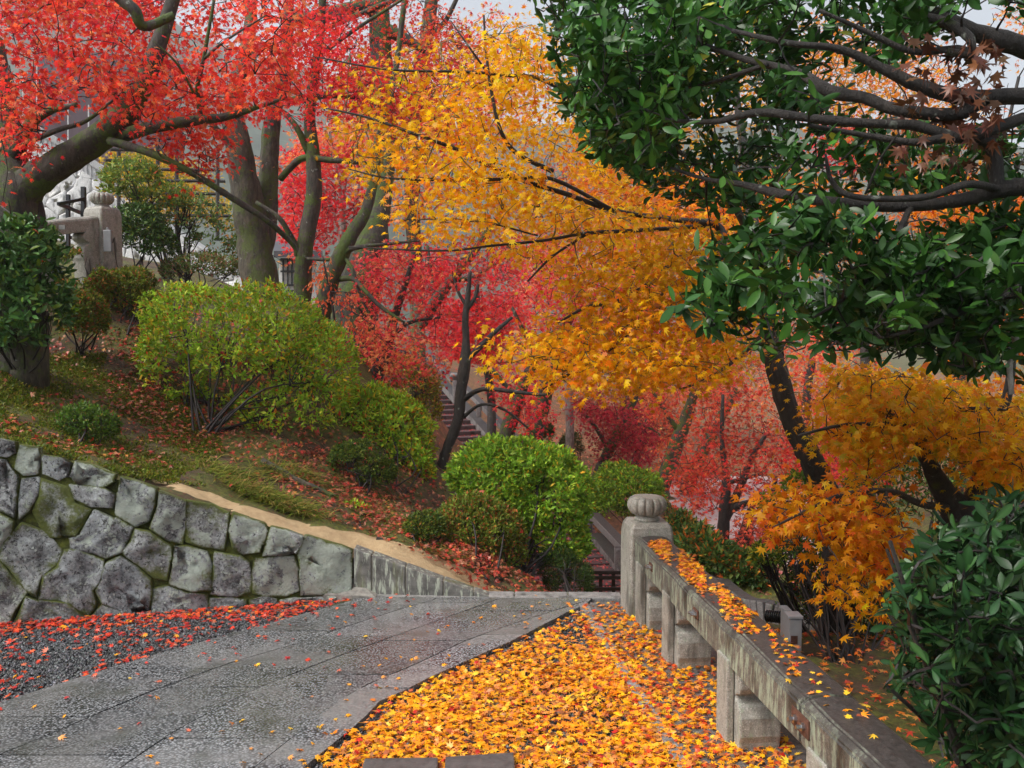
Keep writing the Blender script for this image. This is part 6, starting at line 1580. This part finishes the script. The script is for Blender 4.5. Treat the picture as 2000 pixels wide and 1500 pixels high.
crown(rz_, [([(1600, 790), (1640, 720), (1740, 720), (1870, 750), (2000, 790), (2050, 900), (1990, 960), (1930, 970), (1900, 880), (1800, 860), (1760, 930), (1690, 950), (1650, 890), (1610, 860)], (4.4, 6.0), 240, 14), ([(1640, 700), (1760, 720), (2050, 780), (2050, 850), (1760, 830)], (5.4, 6.6), 90, 14),
            ([(1490, 980), (1540, 945), (1640, 935), (1740, 970), (1800, 1030), (1800, 1090), (1740, 1130), (1660, 1080), (1600, 1060), (1500, 1070)], (4.1, 4.8), 110, 13, ORAN), ([(1590, 1060), (1700, 1060), (1770, 1110), (1720, 1190), (1640, 1170)], (4.1, 4.6), 36, 11, ORAN[:2] + YEL[:2]), ([(1850, 860), (2020, 860), (2000, 960), (1900, 970)], (4.4, 5.2), 34, 10)],
      YGOLD, .078, sz_, T_MAPLE7, spread=.2, seed=62, n_ind=300, twig=M_TWIG, gap=.22, gapf=2.4, tr=(.006, .002))

# -- broad glossy evergreen overhead at the right
GRN = [(4, .02, .062, .012), (4, .03, .092, .016), (2, .055, .15, .02), (.04, .22, .24, .02)]
et = np.array([2.75, 3.5, 0])
re_ = thing('evergreen_tree', 'glossy broad leaved evergreen reaching in from the right with dark bare boughs', 'tree', et)
m = MB(); m.tube(spline([et + [.1, 0, -.6], et + [0, 0, .6], et + [-.05, .1, 1.6], et + [.05, 0, 2.6], et + [.1, .1, 3.8], et + [0, 0, 5]], 5), np.linspace(.21, .1, 26), 14, .08); m.build('trunk', M_BARK, re_, True)
eb = [[(2300, 130, 3.5, 34), (2120, 130, 3.4, 30), (2000, 92, 3.3, 25), (1900, 62, 3.3, 21), (1800, 12, 3.3, 18), (1760, -60, 3.3, 14)],
      [(2320, 260, 3.5, 30), (2120, 215, 3.3, 24), (2010, 188, 3.2, 20), (1880, 190, 3.2, 18), (1790, 165, 3.2, 15), (1720, 132, 3.2, 12), (1640, 96, 3.2, 9), (1540, 84, 3.2, 7), (1430, 60, 3.3, 5)],
      [(1930, 190, 3.2, 16), (1870, 222, 3.2, 15), (1760, 216, 3.2, 14), (1690, 192, 3.25, 14), (1620, 178, 3.3, 15), (1560, 142, 3.4, 11), (1470, 120, 3.5, 8), (1380, 90, 3.6, 5)],
      [(2000, 230, 3.2, 14), (1880, 268, 3.15, 14), (1790, 246, 3.15, 12), (1680, 240, 3.15, 11), (1580, 230, 3.2, 10), (1480, 220, 3.3, 9), (1390, 238, 3.4, 6), (1280, 230, 3.6, 4), (1180, 200, 3.8, 2.5)],
      [(2330, 420, 3.5, 34), (2130, 375, 3.3, 26), (2010, 365, 3.2, 22), (1950, 370, 3.2, 20), (1890, 388, 3.2, 16), (1780, 402, 3.2, 15), (1640, 396, 3.2, 13), (1530, 380, 3.3, 11), (1450, 360, 3.4, 8), (1380, 350, 3.5, 5), (1310, 328, 3.6, 3)],
      [(1948, 372, 3.2, 17), (1943, 310, 3.2, 16), (1925, 275, 3.18, 14), (1860, 268, 3.15, 12), (1790, 278, 3.1, 9), (1700, 266, 3.1, 7), (1580, 245, 3.1, 5)],
      [(1960, 372, 3.2, 9), (1890, 360, 3.1, 9), (1800, 386, 3.08, 8), (1670, 384, 3.08, 7), (1625, 355, 3.1, 6), (1612, 300, 3.1, 3)],
      [(1795, 32, 3.3, 11), (1850, 44, 3.2, 11), (1893, 74, 3.1, 11), (1902, 112, 3.1, 7)], [(1690, 380, 3.1, 3), (1720, 310, 3.05, 2.5), (1755, 260, 3, 2)],
      [(1850, 100, 3.1, 9), (1900, 110, 3.1, 8), (1870, 95, 3.15, 9), (1780, 100, 3.2, 8), (1690, 60, 3.2, 6), (1600, 20, 3.2, 4)],
      [(1640, 395, 3.2, 7), (1560, 440, 3.1, 6), (1500, 500, 3.05, 5), (1430, 560, 3.0, 4), (1380, 600, 3, 2)], [(1780, 402, 3.2, 8), (1740, 480, 3.05, 7), (1680, 560, 2.95, 5), (1590, 620, 2.9, 3)], [(2150, 480, 3.3, 16), (2000, 560, 3.0, 12), (1900, 600, 2.9, 9), (1800, 640, 2.8, 5), (1720, 660, 2.8, 3)], [(1500, 125, 3.45, 6), (1350, 170, 3.7, 4), (1230, 160, 3.9, 3), (1120, 110, 4, 2)]]
esk = []
for b in eb:
    b = [(x, y, d, r_ * .84) for x, y, d, r_ in b]
    mb, s = limb(b, 5, 9, .08); mb.build('branch', M_BARK, re_, True); esk.append(s)
esk = np.vstack(esk)
m, _ = limb([(1970, 640, 2.9, 6), (1985, 665, 2.9, 7), (1982, 690, 2.9, 7), (1972, 715, 2.9, 6), (1976, 770, 2.9, 5)], 4, 8, .1); m.build('pale_branch', M_BARKP, re_, True)
crown(re_, [([(1010, -40), (1100, -40), (1500, -40), (1560, 120), (1540, 300), (1480, 420), (1360, 400), (1260, 370), (1180, 320), (1120, 240), (1070, 150), (1060, 60)], (3.5, 4.9), 500, 8),
            ([(1100, 20), (1420, 20), (1420, 330), (1250, 350), (1130, 230)], (3.3, 3.9), 90, 8, GRN[1:]),
            ([(1280, 350), (1480, 330), (1490, 390), (1400, 430), (1340, 440), (1300, 400)], (3.2, 3.7), 26, 8, GRN[1:]),
            ([(1325, 600), (1400, 470), (1530, 395), (1700, 430), (1860, 420), (2040, 400), (2060, 740), (1920, 750), (1800, 710), (1640, 685), (1500, 700), (1390, 665)], (2.75, 3.8), 520, 8), ([(1370, 590), (1480, 500), (1800, 540), (1800, 660), (1640, 660), (1480, 680)], (2.6, 2.9), 40, 8, GRN[1:]),
            ([(1500, -30), (1900, -30), (1850, 60), (1760, 110), (1640, 160), (1540, 240)], (3.0, 4.2), 190, 8), ([(1900, -30), (2050, -30), (2050, 60)], (3, 4), 20, 7), ([(1700, 270), (2040, 250), (2040, 400), (1720, 390)], (3.2, 4.2), 70, 7), ([(1480, 100), (1700, 180), (1900, 300), (1900, 360), (1500, 400)], (3.0, 4.2), 110, 7),
            ([(1500, -600), (2700, -600), (2700, -40), (1500, -40)], (2.4, 4.6), 90, 8), ([(2040, -100), (2600, -100), (2600, 900), (2040, 900)], (2.4, 4.0), 190, 8)],  # sprays out of view; those overhead added to shade the right foreground
      GRN, .086, esk, T_BROAD, M_GLOSS, spread=.09, seed=63, n_ind=300, twig=M_TWIG, gap=.2, gapf=2.6, tr=(.006, .0025), whorl=True, maxlen=.9)
rd = np.random.default_rng(64)
h = P(*[rd.uniform(a, b, 150) for a, b in ((1760, 1960), (60, 330), (3.0, 3.3))])
cc, _ = pick([(3, .12, .045, .025), (2, .2, .08, .04)], 150, .3, rd)
leaf_cloud('caught_dry_leaves', T_MAPLE7, h, rd.normal(0, .5, (150, 3)) + [0, 0, -1], rd.normal(size=(150, 3)), .07 * rd.uniform(.6, 1.1, 150), cc, M_WET, re_)

# -- rhododendron in the lower right corner
rr_ = thing('rhododendron_shrub', 'dark leathery rhododendron filling the lower right corner behind the railing', 'shrub', (2.0, 3.1, ground(2.0, 3.1)[0]))
m = MB(); rd = np.random.default_rng(65); rs = []
for k in range(16):
    b0 = np.array([2.0 + rd.normal(0, .15), 3.2 + rd.normal(0, .2), ground(2.0, 3.1)[0] - .05]); e = P(rd.uniform(1720, 2150), rd.uniform(1000, 1400), rd.uniform(2.6, 3.4)); q = spline([b0, b0 * .55 + e * .45 + [0, 0, -.1], e], 5)
    m.tube(q, np.linspace(.016, .006, len(q)), 6, .08); rs.append(q)
m.build('stems', M_BARK, rr_, True)
RH = [(4, .013, .04, .012), (4, .02, .058, .016), (2, .032, .085, .02)]
crown(rr_, [([(1740, 1130), (1830, 1040), (1930, 980), (2080, 950), (2200, 1000), (2200, 1560), (1960, 1560), (1840, 1480), (1800, 1390), (1760, 1340), (1730, 1230)], (2.7, 3.5), 330, 9), ([(1730, 1130), (1860, 1040), (2060, 1000), (2100, 1500), (1960, 1500), (1840, 1440), (1760, 1330)], (2.45, 2.9), 90, 9)],
      RH, .09, np.vstack(rs), T_RHODO, M_GLOSS, spread=.05, seed=66, n_ind=300, twig=M_TWIG, tr=(.006, .004), whorl=True, maxlen=.8)
